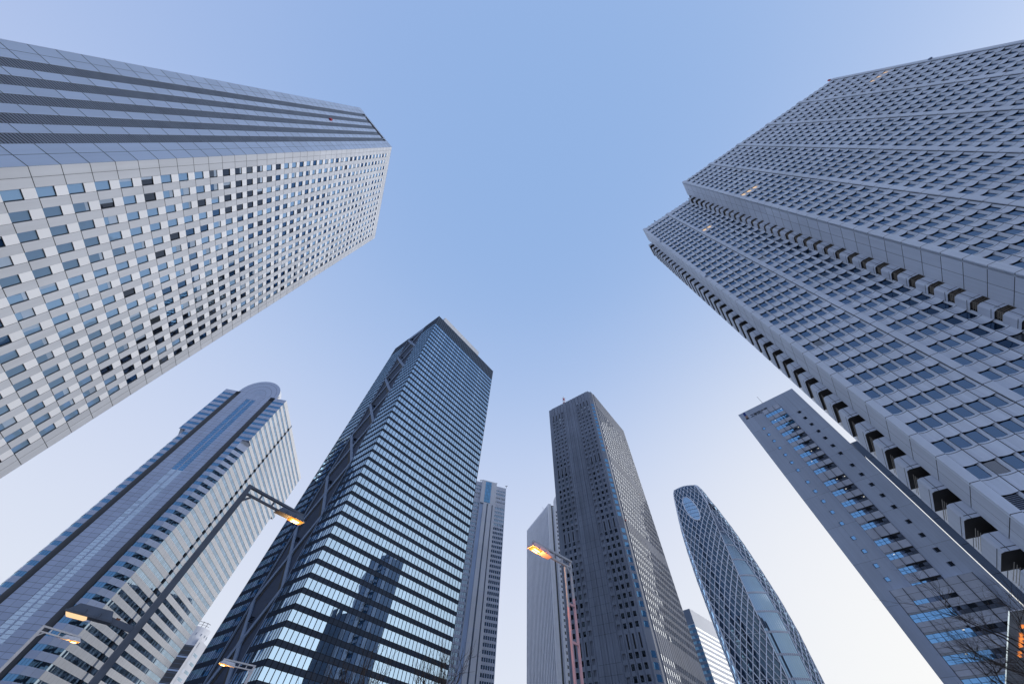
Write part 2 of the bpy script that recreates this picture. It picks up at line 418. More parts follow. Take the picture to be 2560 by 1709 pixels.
# ================================================================ hotel with curved panels on the right
W1L = [21.5, 25, 28.4, 31.8, 35.2, 38.6, 42, 45.4, 48.9, 52.4, 55.93, 59.45, 63.0, 66.5] + [66.5 + 3.727 * i for i in range(1, 12)] + \
      [111.1, 114.6, 117.9, 121.5, 125.2, 128.6, 132.4, 136.2, 139.9, 144, 147.7, 151.5, 155.6, 159.5, 164.0, 168.8, 173.9]
W2L = [14.0, 18.2, 22.5, 26.8, 31.13, 35.45, 39.37, 43.35] + [43.35 + 3.858 * i for i in range(1, 24)] + \
      [135.6, 139.3, 143.0, 146.8, 150.7, 154.55, 158.5, 162.7, 166.9, 172.2]
def hotel():
    H = 178.0; dg = -41.2
    P1 = (76.6, 12.5); P2 = (64.0, 35.7)
    T = thing('hotel_tower', 'pale grey stepped tower on the right clad in curved panels with stacked stair balconies', 'skyscraper', *P2)
    win = Wins()
    bays = []
    rnd = random.Random(5)
    def curved(f, sills, Lu, name):
        wl = MB(); fin = MB(); bay = 1.908; dep = .27
        ng = int(Lu // 12.6) + 1
        for gI in range(ng + 1):
            u = 12.6 * gI
            if u > Lu: break
            fin_b = MB()
            f.box(fin_b, u, u + 1.12, 8, H, -.6, .22, 'curved_panel')
            f.box(fin_b, u + 1.12, u + 1.2, 8, H, -.6, .05, 'joint')
            if gI: f.box(fin_b, u - .10, u, 8, H, -.6, .03, 'joint')
            for z in sills: f.box(fin_b, u - .005, u + 1.125, z - .30, z - .22, -.2, .225, 'joint')
            fin_b.build('pier', T)
            for b in range(6):
                u0 = u + 1.15 + bay * b; u1 = u0 + bay
                if u1 > Lu + .3: break
                A = [(u0 + .05 + (bay - .1) * t / 6, -dep * math.sin(math.pi * t / 6) ** 1.0) for t in range(7)]
                f.box(wl, u1 - .035, u1 + .035, 8, H, -.6, .012, 'joint')
                for k, z in enumerate(sills):
                    hd = z + 1.98
                    nx = sills[k + 1] if k + 1 < len(sills) else H
                    lo = 8 if k == 0 else None
                    segs = [(hd, nx)] if k else [(8, z), (hd, nx)]
                    for (za, zb) in segs:
                        for t in range(6):
                            (ua, da), (ub, db) = A[t], A[t + 1]
                            wl.q([f.P(ua, da, za), f.P(ub, db, za), f.P(ub, db, zb), f.P(ua, da, zb)], 'curved_panel')
                    sz = nx - .28
                    if nx < 120:
                        for t in range(6):
                            (ua, da), (ub, db) = A[t], A[t + 1]
                            wl.q([f.P(ua, da + .012, sz), f.P(ub, db + .012, sz), f.P(ub, db + .012, sz + .07), f.P(ua, da + .012, sz + .07)], 'joint')
                    gd = -dep - .2
                    for t in range(6):
                        (ua, da), (ub, db) = A[t], A[t + 1]
                        wl.q([f.P(ua, da, hd), f.P(ub, db, hd), f.P(ub, gd, hd), f.P(ua, gd, hd)], 'deep_black')
                        wl.q([f.P(ua, da, z), f.P(ub, db, z), f.P(ub, gd, z), f.P(ua, gd, z)], 'curved_panel')
                    for (ja, jb) in ((u0 + .04, u0 + .20), (u1 - .04, u1 - .36)):
                        wl.q([f.P(ja, -.01, z), f.P(jb, gd, z), f.P(jb, gd, hd), f.P(ja, -.01, hd)], 'curved_panel')
                    f.q(wl, u1 - .42, u1 - .36, z, hd, gd + .02, 'deep_black')
                    m = 'keio_glass'; r = rnd.random()
                    if r < .008: m = 'pale_glass'
                    if name == 'a' and k == len(sills) - 12 and gI == 0 and b in (0, 1, 2): m = 'lit_window'
                    if name == 'a' and k == len(sills) - 6 and gI == 4 and b in (3, 4, 5): m = 'lit_window'
                    if name == 'b' and k == len(sills) - 9 and gI == 1 and b in (0, 1): m = 'lit_window'
                    if name == 'b' and k == 3:
                        for t in range(9): f.box(wl, u0 + .22, u1 - .4, z + .1 + t * .21, z + .16 + t * .21, gd, gd + .12, 'louver_blade')
                        m = 'brown_glass'
                    win.add([f.Q(u0 + .20, u1 - .36, z, hd, gd)], m)
        wl.build('curved_wall', T)
    f1 = Fr(P1, dg); f2 = Fr(P2, dg)
    curved(f1, W1L, 63.0, 'a'); curved(f2, W2L, 24.6, 'b')
    e = MB(); f1.box(e, 63.05, 64.0, 0, H, -1, .3, 'curved_panel'); f1.box(e, 64.02, 64.6, 0, H, -1.2, -.1, 'stone_grey'); e.build('end_pier', T)
    # returns with stair balconies
    def ret(P, sills, vmax, proj_, off, bh):
        s = Fr(P, dg + 90, flip=True)     # u = depth, outward = -dd
        if True:
            w = MB(); s.q(w, 0, 7, 8, H, -.1, 'joint')
            zz = [8] + [z - .25 for z in sills] + [H]
            for a, b in zip(zz, zz[1:]):
                for (va, vb) in ((.02, .52), (.57, 3.55), (3.62, 6.9)): s.q(w, va, vb, a + .05, b - .05, 0, 'stone_grey')
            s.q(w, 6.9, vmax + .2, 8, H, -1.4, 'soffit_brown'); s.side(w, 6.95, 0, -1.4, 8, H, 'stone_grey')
            w.build('side_wall', T)
            for z in sills:
                zb = z - off; b = MB()
                # chamfered box, open at the back, brown underside
                pr = proj_; c = .35
                out_ = [(6.96, -1.3), (6.96, pr - c), (6.96 + c, pr), (vmax, pr), (vmax, -1.3)]
                pts = [s.P(u, d, 0)[:2] for u, d in out_]
                for (a, q) in zip(pts, pts[1:]):
                    b.q([(*a, zb), (*q, zb), (*q, zb + bh), (*a, zb + bh)], 'stone_grey')
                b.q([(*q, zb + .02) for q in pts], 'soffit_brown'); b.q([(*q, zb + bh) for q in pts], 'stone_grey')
                s.box(b, 6.93, vmax, zb + .42, zb + .50, pr + .003, pr + .012, 'joint')
                m_ = 6.96 + .35
                b.q([s.P(6.945, -.02, zb + .42), s.P(6.945, pr - c, zb + .42), s.P(6.945, pr - c, zb + .5), s.P(6.945, -.02, zb + .5)], 'joint')
                b.q([s.P(6.94, pr * .52, zb), s.P(6.94, pr * .52 + .07, zb), s.P(6.94, pr * .52 + .07, zb + bh), s.P(6.94, pr * .52, zb + bh)], 'joint')
                bo = b.build('stair_balcony', T)
                r = MB()
                for t in range(3): s.box(r, 7.2, vmax - .1, zb + bh + .25 + .3 * t, zb + bh + .29 + .3 * t, pr - .25, pr - .2, 'rail_tan')
                if vmax > 10: r.build('railing', bo); continue
                n = int((pr) / .28)
                for t in range(n): s.box(r, 7.1, 7.14, zb + bh, zb + bh + 1.2, t * .28, t * .28 + .04, 'rail_tan')
                n = int((vmax - 7.2) / .28)
                for t in range(n): s.box(r, 7.2 + t * .28, 7.24 + t * .28, zb + bh, zb + bh + 1.2, pr - .25, pr - .21, 'rail_tan')
                r.build('railing', bo)
    ret(P1, W1L, 9.15, 1.72, 3.05, 2.4)
    ret(P2, W2L, 13.5, 1.87, 1.4, 2.3)
    s2 = Fr(P2, dg + 90, flip=True); w = MB()
    zz = [8] + [z - .25 for z in W2L] + [H]
    for a, b in zip(zz, zz[1:]):
        for va, vb in ((13.6, 17.0), (17.04, 20.4)): s2.q(w, va, vb, a + .05, b - .05, 0, 'white_spandrel')
    s2.q(w, 13.55, 20.4, 8, H, -.1, 'joint'); w.build('far_side_wall', T)
    win.flush(T)
    c1 = [f1.xy(.3, -.75), f1.xy(64.3, -.75), f1.xy(64.3, -30), f1.xy(.3, -30)]
    c2 = [f2.xy(1.6, -.75), f2.xy(26, -.75), f2.xy(26, -20.3), f2.xy(1.6, -20.3)]
    b = MB(); b.prism(c1, 0, H - .2, 'dark_core'); b.prism(c2, 0, H - .35, 'dark_core')
    f1.q(b, 0, 64, 0, 8, .1, 'stone_grey'); f2.q(b, 0, 25, 0, 8, .1, 'stone_grey'); s2.q(b, 0, 20.4, 0, 8, .05, 'stone_grey')
    b.build('core', T)
    r = MB(); f2.box(r, 8, 26, H - .5, H + 4.0, -8, -2.2, 'slate_frame'); r.build('roof_screen', T)
    m = MB(); p = f2.P(8.2, -3, H); m.tube([p, (p[0], p[1], H + 8)], .09, 'black_metal', 5); m.tube([(p[0], p[1], H + 8), (p[0], p[1], H + 8.7)], .28, 'black_metal', 6); m.tube([(p[0], p[1], H + 2), (p[0], p[1], H + 3.6)], .2, 'black_metal', 6); m.build('antenna', T)
    m = MB(); p = f1.P(63.2, .2, H); m.tube([p, (p[0], p[1], H + 1.2)], .35, 'red_paint', 8); m.build('aviation_light', T)
    for f, u, z in ((f1, 37.7, 62), (f1, 12.9, 155), (f1, 63.5, 139), (f2, .6, 152), (f2, .6, 108)):
        m = MB(); f.box(m, u - .35, u + .35, z, z + .55, .23, .75, 'slate_frame'); f.box(m, u - .1, u + .1, z + .55, z + .8, .3, .6, 'black_metal'); m.build('facade_camera', T)
hotel()

# ================================================================ dark glass tower with the braced recess
def glass_tower():
    H = 225.0; C = (-59.2, 122.3)
    T = thing('glass_tower', 'dark blue glass tower with black floor bands and a recess of large crossed braces', 'skyscraper', *C)
    f = Fr(C, 48.7); g = Fr(C, 138.7, flip=True); W = 67.4; D = 52.0
    win = Wins(); w = MB()
    fl = [30.55 + 4.085 * k for k in range(-7, 45)]        # top of the dark band
    rnd = random.Random(11)
    for k, z in enumerate(fl):
        if z > 212: break
        for fr, ranges in ((f, ((0, W, 38),)), (g, ((0, 15.6, 9), (35.9, D, 9)))):
            for a, b, n in ranges:
                p = (b - a) / n
                fr.q(w, a, b, z - 1.5, z, .0, 'spandrel_slate')
                fr.q(w, a, b, z - .12, z, .02, 'black_metal'); fr.q(w, a, b, z - 1.5, z - 1.38, .02, 'black_metal')
                top = min(z + 2.585, 213.6)
                lit = None
                if fr is f and z > 30: lit = {41: (2, 10), 42: (1, 4), 33: (12, 17), 38: (26, 34), 8: (12, 23)}.get(k)
                qs = []
                for i in range(n):
                    Q = fr.Q(a + p * i + .07, a + p * (i + 1) - .07, z + .02, top - .02, -.015)
                    if lit and lit[0] <= i < lit[1] and rnd.random() < .35:
                        w.q(fr.Q(a + p * i + .3, a + p * (i + 1) - .5, top - .75, top - .45, -.02), 'lit_cool')
                    qs.append(Q)
                win.add(qs, 'mitsui_glass')
    for fr, ranges in ((f, ((0, W, 38),)), (g, ((0, 15.6, 9), (35.9, D, 9)))):
        for a, b, n in ranges:
            p = (b - a) / n
            for i in range(n + 1):
                u = a + p * i
                fr.box(w, u - .11, u + .11, 2, 213.6, -.1, .04, 'black_metal')
            fr.q(w, a, b, 213.6, H, .02, 'crown_louver')
            for i in range(n + 1): fr.box(w, a + p * i - .06, a + p * i + .06, 213.6, H, .0, .16, 'spandrel_slate')
            for z in (216, 218.5, 221, 223.5): fr.box(w, a, b, z, z + .25, .03, .12, 'deep_black')
    w.build('curtain_wall', T)
    win.flush(T, 'window_band')
    # braced recess
    r = MB(); dp = -.55
    g.q(r, 15.6, 35.9, 0, H - 1, dp, 'recess_panel')
    for z in range(4, 222, 4): g.q(r, 16.2, 35.4, z, z + .08, dp + .02, 'joint')
    for u in (20.6, 25.7, 30.8): g.q(r, u, u + .08, 2, H - 1, dp + .02, 'joint')
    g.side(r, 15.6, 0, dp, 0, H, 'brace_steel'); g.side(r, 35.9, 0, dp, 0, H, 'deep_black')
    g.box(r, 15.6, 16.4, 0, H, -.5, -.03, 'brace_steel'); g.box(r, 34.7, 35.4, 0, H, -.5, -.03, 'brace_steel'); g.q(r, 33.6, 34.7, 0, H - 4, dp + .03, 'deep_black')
    g.box(r, 16.5, 34.6, H - 4.5, H, -.5, -.06, 'brace_steel')
    r.build('recess', T)
    zc0 = 33.1; per = 25.15
    for k in range(-1, 8):
        zc = zc0 + per * k; b = MB(); h = per / 2
        for s_ in (1, -1):
            zl, zr = zc + h * s_, zc - h * s_
            p0, p1 = g.P(16.0, -.25, max(zl, 1)), g.P(35.0, -.25 - .02 * s_, max(zr, 1))
            b.bar(p0, p1, 1.6, .40, 'brace_steel', up=(g.N[0], g.N[1], 0))
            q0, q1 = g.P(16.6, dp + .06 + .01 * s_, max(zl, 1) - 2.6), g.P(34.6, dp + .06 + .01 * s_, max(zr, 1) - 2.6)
            if min(zl, zr) > 4: b.bar(q0, q1, 1.7, .06, 'deep_black', up=(g.N[0], g.N[1], 0))  # black strip painted in for the shadow gap below the diagonal
        g.box(b, 24.0, 27.0, zc - 1.3, zc + 1.3, -.5, -.02, 'brace_steel')
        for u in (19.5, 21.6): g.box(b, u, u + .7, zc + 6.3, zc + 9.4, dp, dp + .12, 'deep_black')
        x = g.P(26.5, dp + .5, zc + 5.6)
        for t in range(4): b.bar((x[0] - .5, x[1] - .5, x[2] - .6 + .4 * t), (x[0] + .6, x[1] + .5, x[2] - .5 + .4 * t), .25, .25, 'black_metal')
        b.build('cross_brace', T)
    body(T, [f.xy(.8, -.6), f.xy(W - .3, -.6), f.xy(W - .3, -D + .3), f.xy(.8, -D + .3)], 0, H - .6)
    b = MB()
    f.q(b, .1, 3, 0, H - 1, -.45, 'dark_core'); g.q(b, .1, 15.6, 0, H - 1, -.4, 'dark_core'); g.q(b, 35.9, D, 0, H - 1, -.4, 'dark_core'); f.q(b, 0, W, 0, H - 1, -.38, 'dark_core')
    b.build('inner_wall', T)
    o = MB(); h1 = Fr(f.xy(W, 0), 138.7); plain_face(o, h1, D, H, 'spandrel_slate', 'mitsui_glass', 4.085, 2.5); h2 = Fr(f.xy(W, -D), 228.7); plain_face(o, h2, W, H, 'spandrel_slate', 'mitsui_glass', 4.085, 2.5); o.build('back_wall', T)
    o = MB(); f.box(o, 7.0, 50.0, H - 1, H + 11.5, -16, -3.3, 'white_tile'); o.build('penthouse', T)
    o = MB()
    for u in (17.5, 23.5): p = g.P(u, -2.5, H); o.bar(p, (p[0], p[1], H + 2.2), .25, .25, 'black_metal'); o.bar((p[0] - .8, p[1], H + 2.2), (p[0] + .8, p[1] + .6, H + 2.4), .3, .3, 'black_metal')
    o.build('roof_crane', T)
glass_tower()

# ================================================================ brown tower, centre right
def brown_tower():
    H = 223.0; CL = (70.6, 186.1); CR = (74.3, 186.7)
    T = thing('brown_tower', 'tall dark brown concrete tower with ribbed fluted faces and rows of small windows', 'skyscraper', *CL)
    f = Fr(CL, 138.6, flip=True); g = Fr(CR, 48.6)
    win = Wins(); w = MB(); rnd = random.Random(4)
    mech = [212.6, 157.0, 110.0, 57.5]; fl = []
    blocks = [(209.0, 160.6, 13), (151.6, 113.4, 11), (105.0, 61.3, 12), (52.5, 4, 13)]
    for hi, lo, n in blocks:
        for i in range(n): fl.append(hi - 1.6 - (hi - lo) / (n - 1) * i if n > 1 else hi)
    fl = []
    for hi, lo, n in ((207.3, 160.8, 13), (151.6, 113.4, 11), (103.9, 61.5, 12), (51.15, 6, 13)):
        fl += [hi - (hi - lo) / (n - 1) * i for i in range(n)]
    seams = sorted(fl + [H])
    def fluted(fr, u0, p, n, L, wn, wh, kind):
        bm = 'brown_concrete' if kind == 'l' else 'brown_side_dimmed'
        fr.q(w, 0, u0, 0, H, 0, bm); fr.q(w, u0 + p * n, L, 0, H, 0, bm)
        for i in range(n):
            a = u0 + p * i; c = .38; d = .45
            prof = [(a, 0), (a + c, d), (a + p - c, d), (a + p, 0)]
            wa, wb = a + p / 2 - wn / 2, a + p / 2 + wn / 2
            isw = kind == 'r' or i in (0, 1, 2, 3, 8, 9, 10, 11)
            blk = kind == 'l' and i in (3, 8)
            holes = []
            if isw:
                holes = [(z - wh, z) for z in fl]
                if kind == 'l': holes += [(z - 5.4, z) for z in mech]
                holes.sort()
            ztop = H - (0.0)
            for (ua, da), (ub, db) in (prof[:2], prof[2:]):
                w.q([fr.P(ua, da, 0), fr.P(ub, db, 0), fr.P(ub, db, ztop), fr.P(ua, da, ztop)], bm)
            w.q([fr.P(u, dd, ztop) for u, dd in prof], bm)
            if not isw:
                fr.q(w, a + c, a + p / 2 - .05, 0, ztop, d, bm); fr.q(w, a + p / 2 + .05, a + p - c, 0, ztop, d, bm)
                fr.q(w, a + p / 2 - .05, a + p / 2 + .05, 0, ztop, d - .2, 'joint')
                continue
            fr.q(w, a + c, wa, 0, ztop, d, bm); fr.q(w, wb, a + p - c, 0, ztop, d, bm)
            prev = 0
            rd = d - (.32 if kind == 'l' else .12)
            for za, zb in holes:
                fr.q(w, wa, wb, prev, za, d, bm); prev = zb
                slot = zb - za > 4
                fr.side(w, wa, d, rd, za, zb, bm); fr.side(w, wb, d, rd, za, zb, bm); fr.flat(w, wa, wb, d, rd, zb, bm); fr.flat(w, wa, wb, d, rd, za, bm)
                if blk: fr.q(w, wa, wb, za, zb, rd - .6, 'deep_black'); continue
                if slot:
                    fr.q(w, wa, wa + .45, za, zb, d - .02, bm); fr.q(w, wb - .45, wb, za, zb, d - .02, bm); fr.q(w, wa, wb, za, zb, rd, 'deep_black'); continue
                r = rnd.random(); m = 'brown_glass' if kind == 'l' else 'glint_glass'
                if kind == 'l' and r < .003: m = 'lit_cool'
                if kind == 'l' and zb > 198 and r < .45: m = 'pale_glass'
                win.add([fr.Q(wa, wb, za, zb, rd)], m)
            fr.q(w, wa, wb, prev, ztop, d, bm)
        for z in fl[::1]: 
            if kind == 'l': fr.q(w, u0 + p * 4 + .4, u0 + p * 8 - .4, z - 2.6, z - 2.52, d + .01, 'joint')
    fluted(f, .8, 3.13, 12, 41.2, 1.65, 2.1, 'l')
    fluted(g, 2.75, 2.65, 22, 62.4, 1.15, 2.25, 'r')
    # bevelled corner with its own windows
    c = Fr(CL, math.degrees(math.atan2(.6, 3.7)))
    c.q(w, 0, 3.75, 0, H, 0, 'brown_concrete')
    for z in fl: win.add([c.Q(.9, 3.1, z - 2.3, z, .05)], 'blue_glass')
    w.build('wall', T)
    win.flush(T)
    fl_ = f.xy(41.2, 0); fr_ = g.xy(62.4, 0)
    poly = [f.xy(.1, -.2), c.xy(3.6, -.25), g.xy(62.3, -.2), (fr_[0] + fl_[0] - CL[0], fr_[1] + fl_[1] - CL[1]), f.xy(41.1, -.2)]
    b = MB(); b.prism(poly, 0, H - .4, 'brown_concrete'); b.build('core', T)
    a = MB(); px_, py_ = f.xy(27.0, -5.5); zt = H
    for i in range(5): a.tube([(px_, py_, zt + 3.2 * i), (px_, py_, zt + 3.2 * (i + 1))], [1.9 - .3 * i, 1.6 - .3 * i], ('white_spandrel', 'red_paint')[i % 2], 8)
    for i in range(3): a.bar((px_ - 1.6, py_, zt + 7 + 3 * i), (px_ + 1.6, py_, zt + 7.4 + 3 * i), .5, .5, 'white_spandrel')
    a.build('antenna', T)
    for u, z in ((1.9, 162.5), (2.6, 109.5)):
        o = MB(); g.box(o, u - .3, u + .3, z, z + .8, .02, .6, 'red_paint'); o.build('aviation_light', T)
    for u in (0.4, 3.4):
        o = MB(); p = c.P(u, -.3, H); o.tube([p, (p[0], p[1], H + 1.6)], .1, 'black_metal', 5); o.build('lightning_rod', T)
brown_tower()

# ================================================================ banded tower with a half-round roof screen, lower left
def banded_tower():
    H = 189.0; C = (-179.5, 191.6)
    T = thing('banded_tower', 'pale banded tower at lower left with two dark tubes and a half-round roof screen', 'skyscraper', *C)
    l = Fr(C, 189.9, flip=True); r = Fr(C, 99.9); LW = 46.6; LR = 106.0; ch = 4.5; zn = 147.5
    win = Wins(); w = MB()
    heads = [185.6 - 4.43 * k for k in range(0, 42)]
    wh = 2.0
    def band(fr, a, b, zlo, zhi, pm, gm, pw, hd=heads):
        z1 = zhi
        for h in hd:
            if h > zhi - .5: continue
            lo = h - wh
            if lo < zlo: break
            n = max(1, int(round((b - a) / 3.0)))
            for i in range(n): fr.q(w, a + (b - a) * i / n + .02, a + (b - a) * (i + 1) / n - .02, h, z1 , 0, pm)
            z1 = lo
            n = max(1, int(round((b - a) / pw))); p = (b - a) / n
            win.add([fr.Q(a + p * i + .06, a + p * (i + 1) - .06, lo, h, -.10) for i in range(n)], gm)
            fr.flat(w, a, b, 0, -.12, h, 'reveal')
        fr.q(w, a, b, zlo, z1, 0, pm)
        fr.q(w, a, b, zlo, zhi - 3.5, -.14, 'joint')
    # front: window strips either side of the dark tubes
    band(l, 0, 8.6, zn, H, 'isle_panel', 'blue_glass', 1.5)
    band(l, ch, 8.6, 0, zn, 'isle_panel', 'blue_glass', 1.5)
    band(l, 38.3, LW, zn, H, 'isle_panel', 'blue_glass', 1.5)
    band(l, 38.3, LW - ch, 0, zn, 'isle_panel', 'blue_glass', 1.5)
    # bevelled lower corners
    A = l.P(ch, 0, 0); B = r.P(ch, 0, 0)
    k = Fr(A, math.degrees(math.atan2(B[1] - A[1], B[0] - A[0]))); kl = math.dist(A[:2], B[:2])
    band(k, 0, kl, 0, zn - 2.0, 'isle_panel', 'isle_glass', 1.2)
    c0 = l.P(0, 0, zn + 1.2)
    w.q([l.P(0, 0, zn + 2.2), l.P(ch, 0, zn - 2), r.P(ch, 0, zn - 2)], 'stone_grey')
    A2 = l.P(LW - ch, 0, 0); B2 = l.P(LW, -ch, 0)
    k2 = Fr(B2, math.degrees(math.atan2(A2[1] - B2[1], A2[0] - B2[0])))
    band(k2, 0, kl, 0, zn - 2.0, 'isle_panel', 'isle_glass', 1.2)
    w.q([l.P(LW, 0, zn + 2.2), l.P(LW - ch, 0, zn - 2), l.P(LW, -ch, zn - 2)], 'stone_grey')
    # middle: panels with two ladders of small panes
    l.q(w, 8.6, 38.3, 0, H, -.14, 'joint')
    z = 3.0; i = 0
    while z < H:
        zt = min(z + (2.5 if i % 2 else 1.93), H)
        for a, b in ((12.2, 16.1), (16.1, 20.0), (26.9, 31.0), (31.0, 35.1), (23.0, 23.7)):
            l.q(w, a + .04, b - .04, z + .05, zt - .04, 0, 'isle_panel')
        z = zt; i += 1
    l.q(w, 19.96, 26.94, 183.5, H, 0, 'isle_panel')
    l.q(w, 20.0, 26.9, 3, 183.4, -.10, 'isle_panel')
    z = 4.0
    while z < 183:
        for a in (20.05, 23.75): win.add([l.Q(a, a + 2.9, z, z + 1.26, -.05)], 'blue_glass' if z > 118 else 'ladder_glass')
        z += 1.48
    w.build('front_wall', T); w = MB()
    # long side
    band(r, 0, LR, zn, H, 'isle_white', 'isle_pale_glass', 1.55)
    band(r, ch, LR - 6, 0, zn, 'isle_white', 'isle_pale_glass', 1.55)
    w.build('side_wall', T)
    for a in (8.7, 35.05):
        b = MB(); pts = []
        for t in range(9):
            th = math.pi * t / 8; pts.append(l.xy(a + 1.65 - 1.65 * math.cos(th), .75 * math.sin(th)))
        b.prism(pts, 0, H - 4.2, 'grey_tube'); b.build('service_tube', T, smooth=False)
    b = MB(); r.box(b, 30.2, 31.4, 0, H + .4, -.3, .25, 'slate_panel')
    for h in heads: r.box(b, 29.9, 31.7, h - wh, h, -.2, .35, 'black_metal')
    b.build('side_groove', T)
    win.flush(T)
    poly1 = [l.xy(.2, -.3), r.xy(LR - .2, -.3), l.xy(LW - .2, -LR + .2), l.xy(LW - .2, -.3)]
    poly2 = [l.xy(ch, -.3), r.xy(ch + .2, -.3), r.xy(LR - 6.2, -.3), l.xy(8, -LR + .2), l.xy(LW - .3, -LR + .2), l.xy(LW - .3, -ch - .1), l.xy(LW - ch, -.3)]
    b = MB(); b.prism(poly1, zn + .5, H - .3, 'isle_white'); b.prism(poly2, 0, zn + .3, 'isle_panel'); b.build('core', T)
    # half-round screen standing on the roof
    b = MB(); R0 = 14.6; uc = 23.2; n = 40
    f_ = [l.P(uc + R0 * math.cos(math.pi * t / n), -.9, H + .9 + 15.9 * math.sin(math.pi * t / n)) for t in range(n + 1)]
    k_ = [l.P(uc + R0 * math.cos(math.pi * t / n), -6.5, H + .9 + 15.9 * math.sin(math.pi * t / n)) for t in range(n + 1)]
    b.q(f_, 'isle_panel'); b.q(k_[::-1], 'isle_panel')
    for t in range(n): b.q([f_[t], f_[t + 1], k_[t + 1], k_[t]], 'isle_white')
    for q in (.35, .6, .83):
        for t in range(n):
            pp = []
            for (tt, rr) in ((t, q), (t + 1, q), (t + 1, q + .012), (t, q + .012)):
                th = math.pi * tt / n; pp.append(l.P(uc + R0 * rr * math.cos(th), -.87, H + .9 + 15.9 * rr * math.sin(th)))
            b.q(pp, 'slate_panel')
    for t in range(1, 24):
        th = math.pi * t / 24
        b.q([l.P(uc + R0 * rr * math.cos(th) + s_ * .07, -.88, H + .9 + 15.9 * rr * math.sin(th)) for rr, s_ in ((.08, -1), (.08, 1), (.98, 1), (.98, -1))], 'side_panel')
    b.build('roof_screen', T)
    b = MB(); l.box(b, 10.5, 35.5, H - .3, H + .9, -5, -1.2, 'dark_core'); l.box(b, 7.8, 8.7, H - .3, H + 3.6, -6, -1.2, 'isle_white'); b.build('roof_plinth', T)
banded_tower()

# ================================================================ tower with a central rib, behind the glass tower
def rib_tower():
    O = (5.7, 318.3); H = 209.0
    T = thing('rib_tower', 'pale tower with a blank central rib and blue top, between glass and brown towers', 'skyscraper', *O)
    f = Fr(O, 17.0); win = Wins(); w = MB()
    rows = [(204.7, 1.6), (201.2, 1.9), (196.8, 1.9), (192.3, 1.4)] + [(186.1 - 3.98 * k, 2.25) for k in range(0, 46)]
    for a in (-10.5, -33.2):
        u_edges = (-11.6, 0.15) if a > -20 else (-42.0, -24.9)
        n = 6 if a > -20 else 9
        if a < -20: a = -40.4
        pos = [a + 1.75 * i for i in range(n)]
        prev = H
        for h, q in rows:
            if h - q < 2: break
            f.q(w, *u_edges, h, prev, 0, 'pale_panel'); prev = h - q
            cur = u_edges[0]
            for u in pos:
                f.q(w, cur, u, h - q, h, 0, 'pale_panel'); cur = u + 1.25
                m = 'isle_glass'
                if 190 < h < 200: m = 'pale_glass'
                win.add([f.Q(u, u + 1.25, h - q, h, -.25)], m)
            f.q(w, cur, u_edges[1], h - q, h, 0, 'pale_panel')
        f.q(w, *u_edges, 0, prev, 0, 'pale_panel')
        for u in pos: f.box(w, u + 1.42, u + 1.58, 0, H, -.1, .12, 'side_panel')
    w.build('wall', T); win.flush(T)
    b = MB(); d = 3.5
    c = Fr(f.xy(0, d), 17.0)
    c.q(b, -27.6, -11.6, 185.2, H + 1, 0, 'pale_rib')
    for u in (-27.6, -11.6): c.side(b, u, 0, -d, 0, H + 1, 'pale_panel')
    c.flat(b, -27.6, -11.6, 0, -d, 185.2, 'stone_grey'); c.flat(b, -27.6, -11.6, 0, -8, H + 1, 'pale_rib')
    for a_, e_ in ((-23.9, -20.4), (-19.1, -15.0), (-14.0, -11.7)): c.box(b, a_, e_, 0, 185.4, -3, .35, 'pale_rib')
    c.q(b, -24, -11.7, 0, 185.0, -.9, 'slate_panel')
    c.q(b, -27.6, -23.9, 0, 185, -1.2, 'side_panel')
    for z in range(8, 185, 8): 
        for a_, e_ in ((-23.9, -20.4), (-19.1, -15.0), (-14.0, -11.7)): c.q(b, a_, e_, z, z + .12, .37, 'side_panel')
    b.build('rib', T)
    b = MB(); c.q(b, -23.7, -17.3, 186.2, H - .2, .06, 'joint')
    for i in range(4):
        for j in range(6): b.q(c.Q(-23.6 + 1.6 * i, -22.2 + 1.6 * i, 186.4 + 3.75 * j, 190.0 + 3.75 * j, .1), 'blue_glass')
    b.build('top_window', T)
    body(T, [f.xy(0, -.5), f.xy(0, -32), f.xy(-42, -32), f.xy(-42, -.5)], 0, H - .2, 'pale_panel')
    for u in (-28.5, -22.0, -11.9, 0):
        b = MB(); p = f.P(u, 1.0 if u > -12 else -.5, H); b.bar(p, (p[0], p[1], H + 2.2), .4, .4, 'black_metal'); b.bar((p[0] - 1.3, p[1], H + 2.2), (p[0] + 1.3, p[1], H + 2.7), .35, .35, 'black_metal'); b.build('roof_gear', T)
rib_tower()

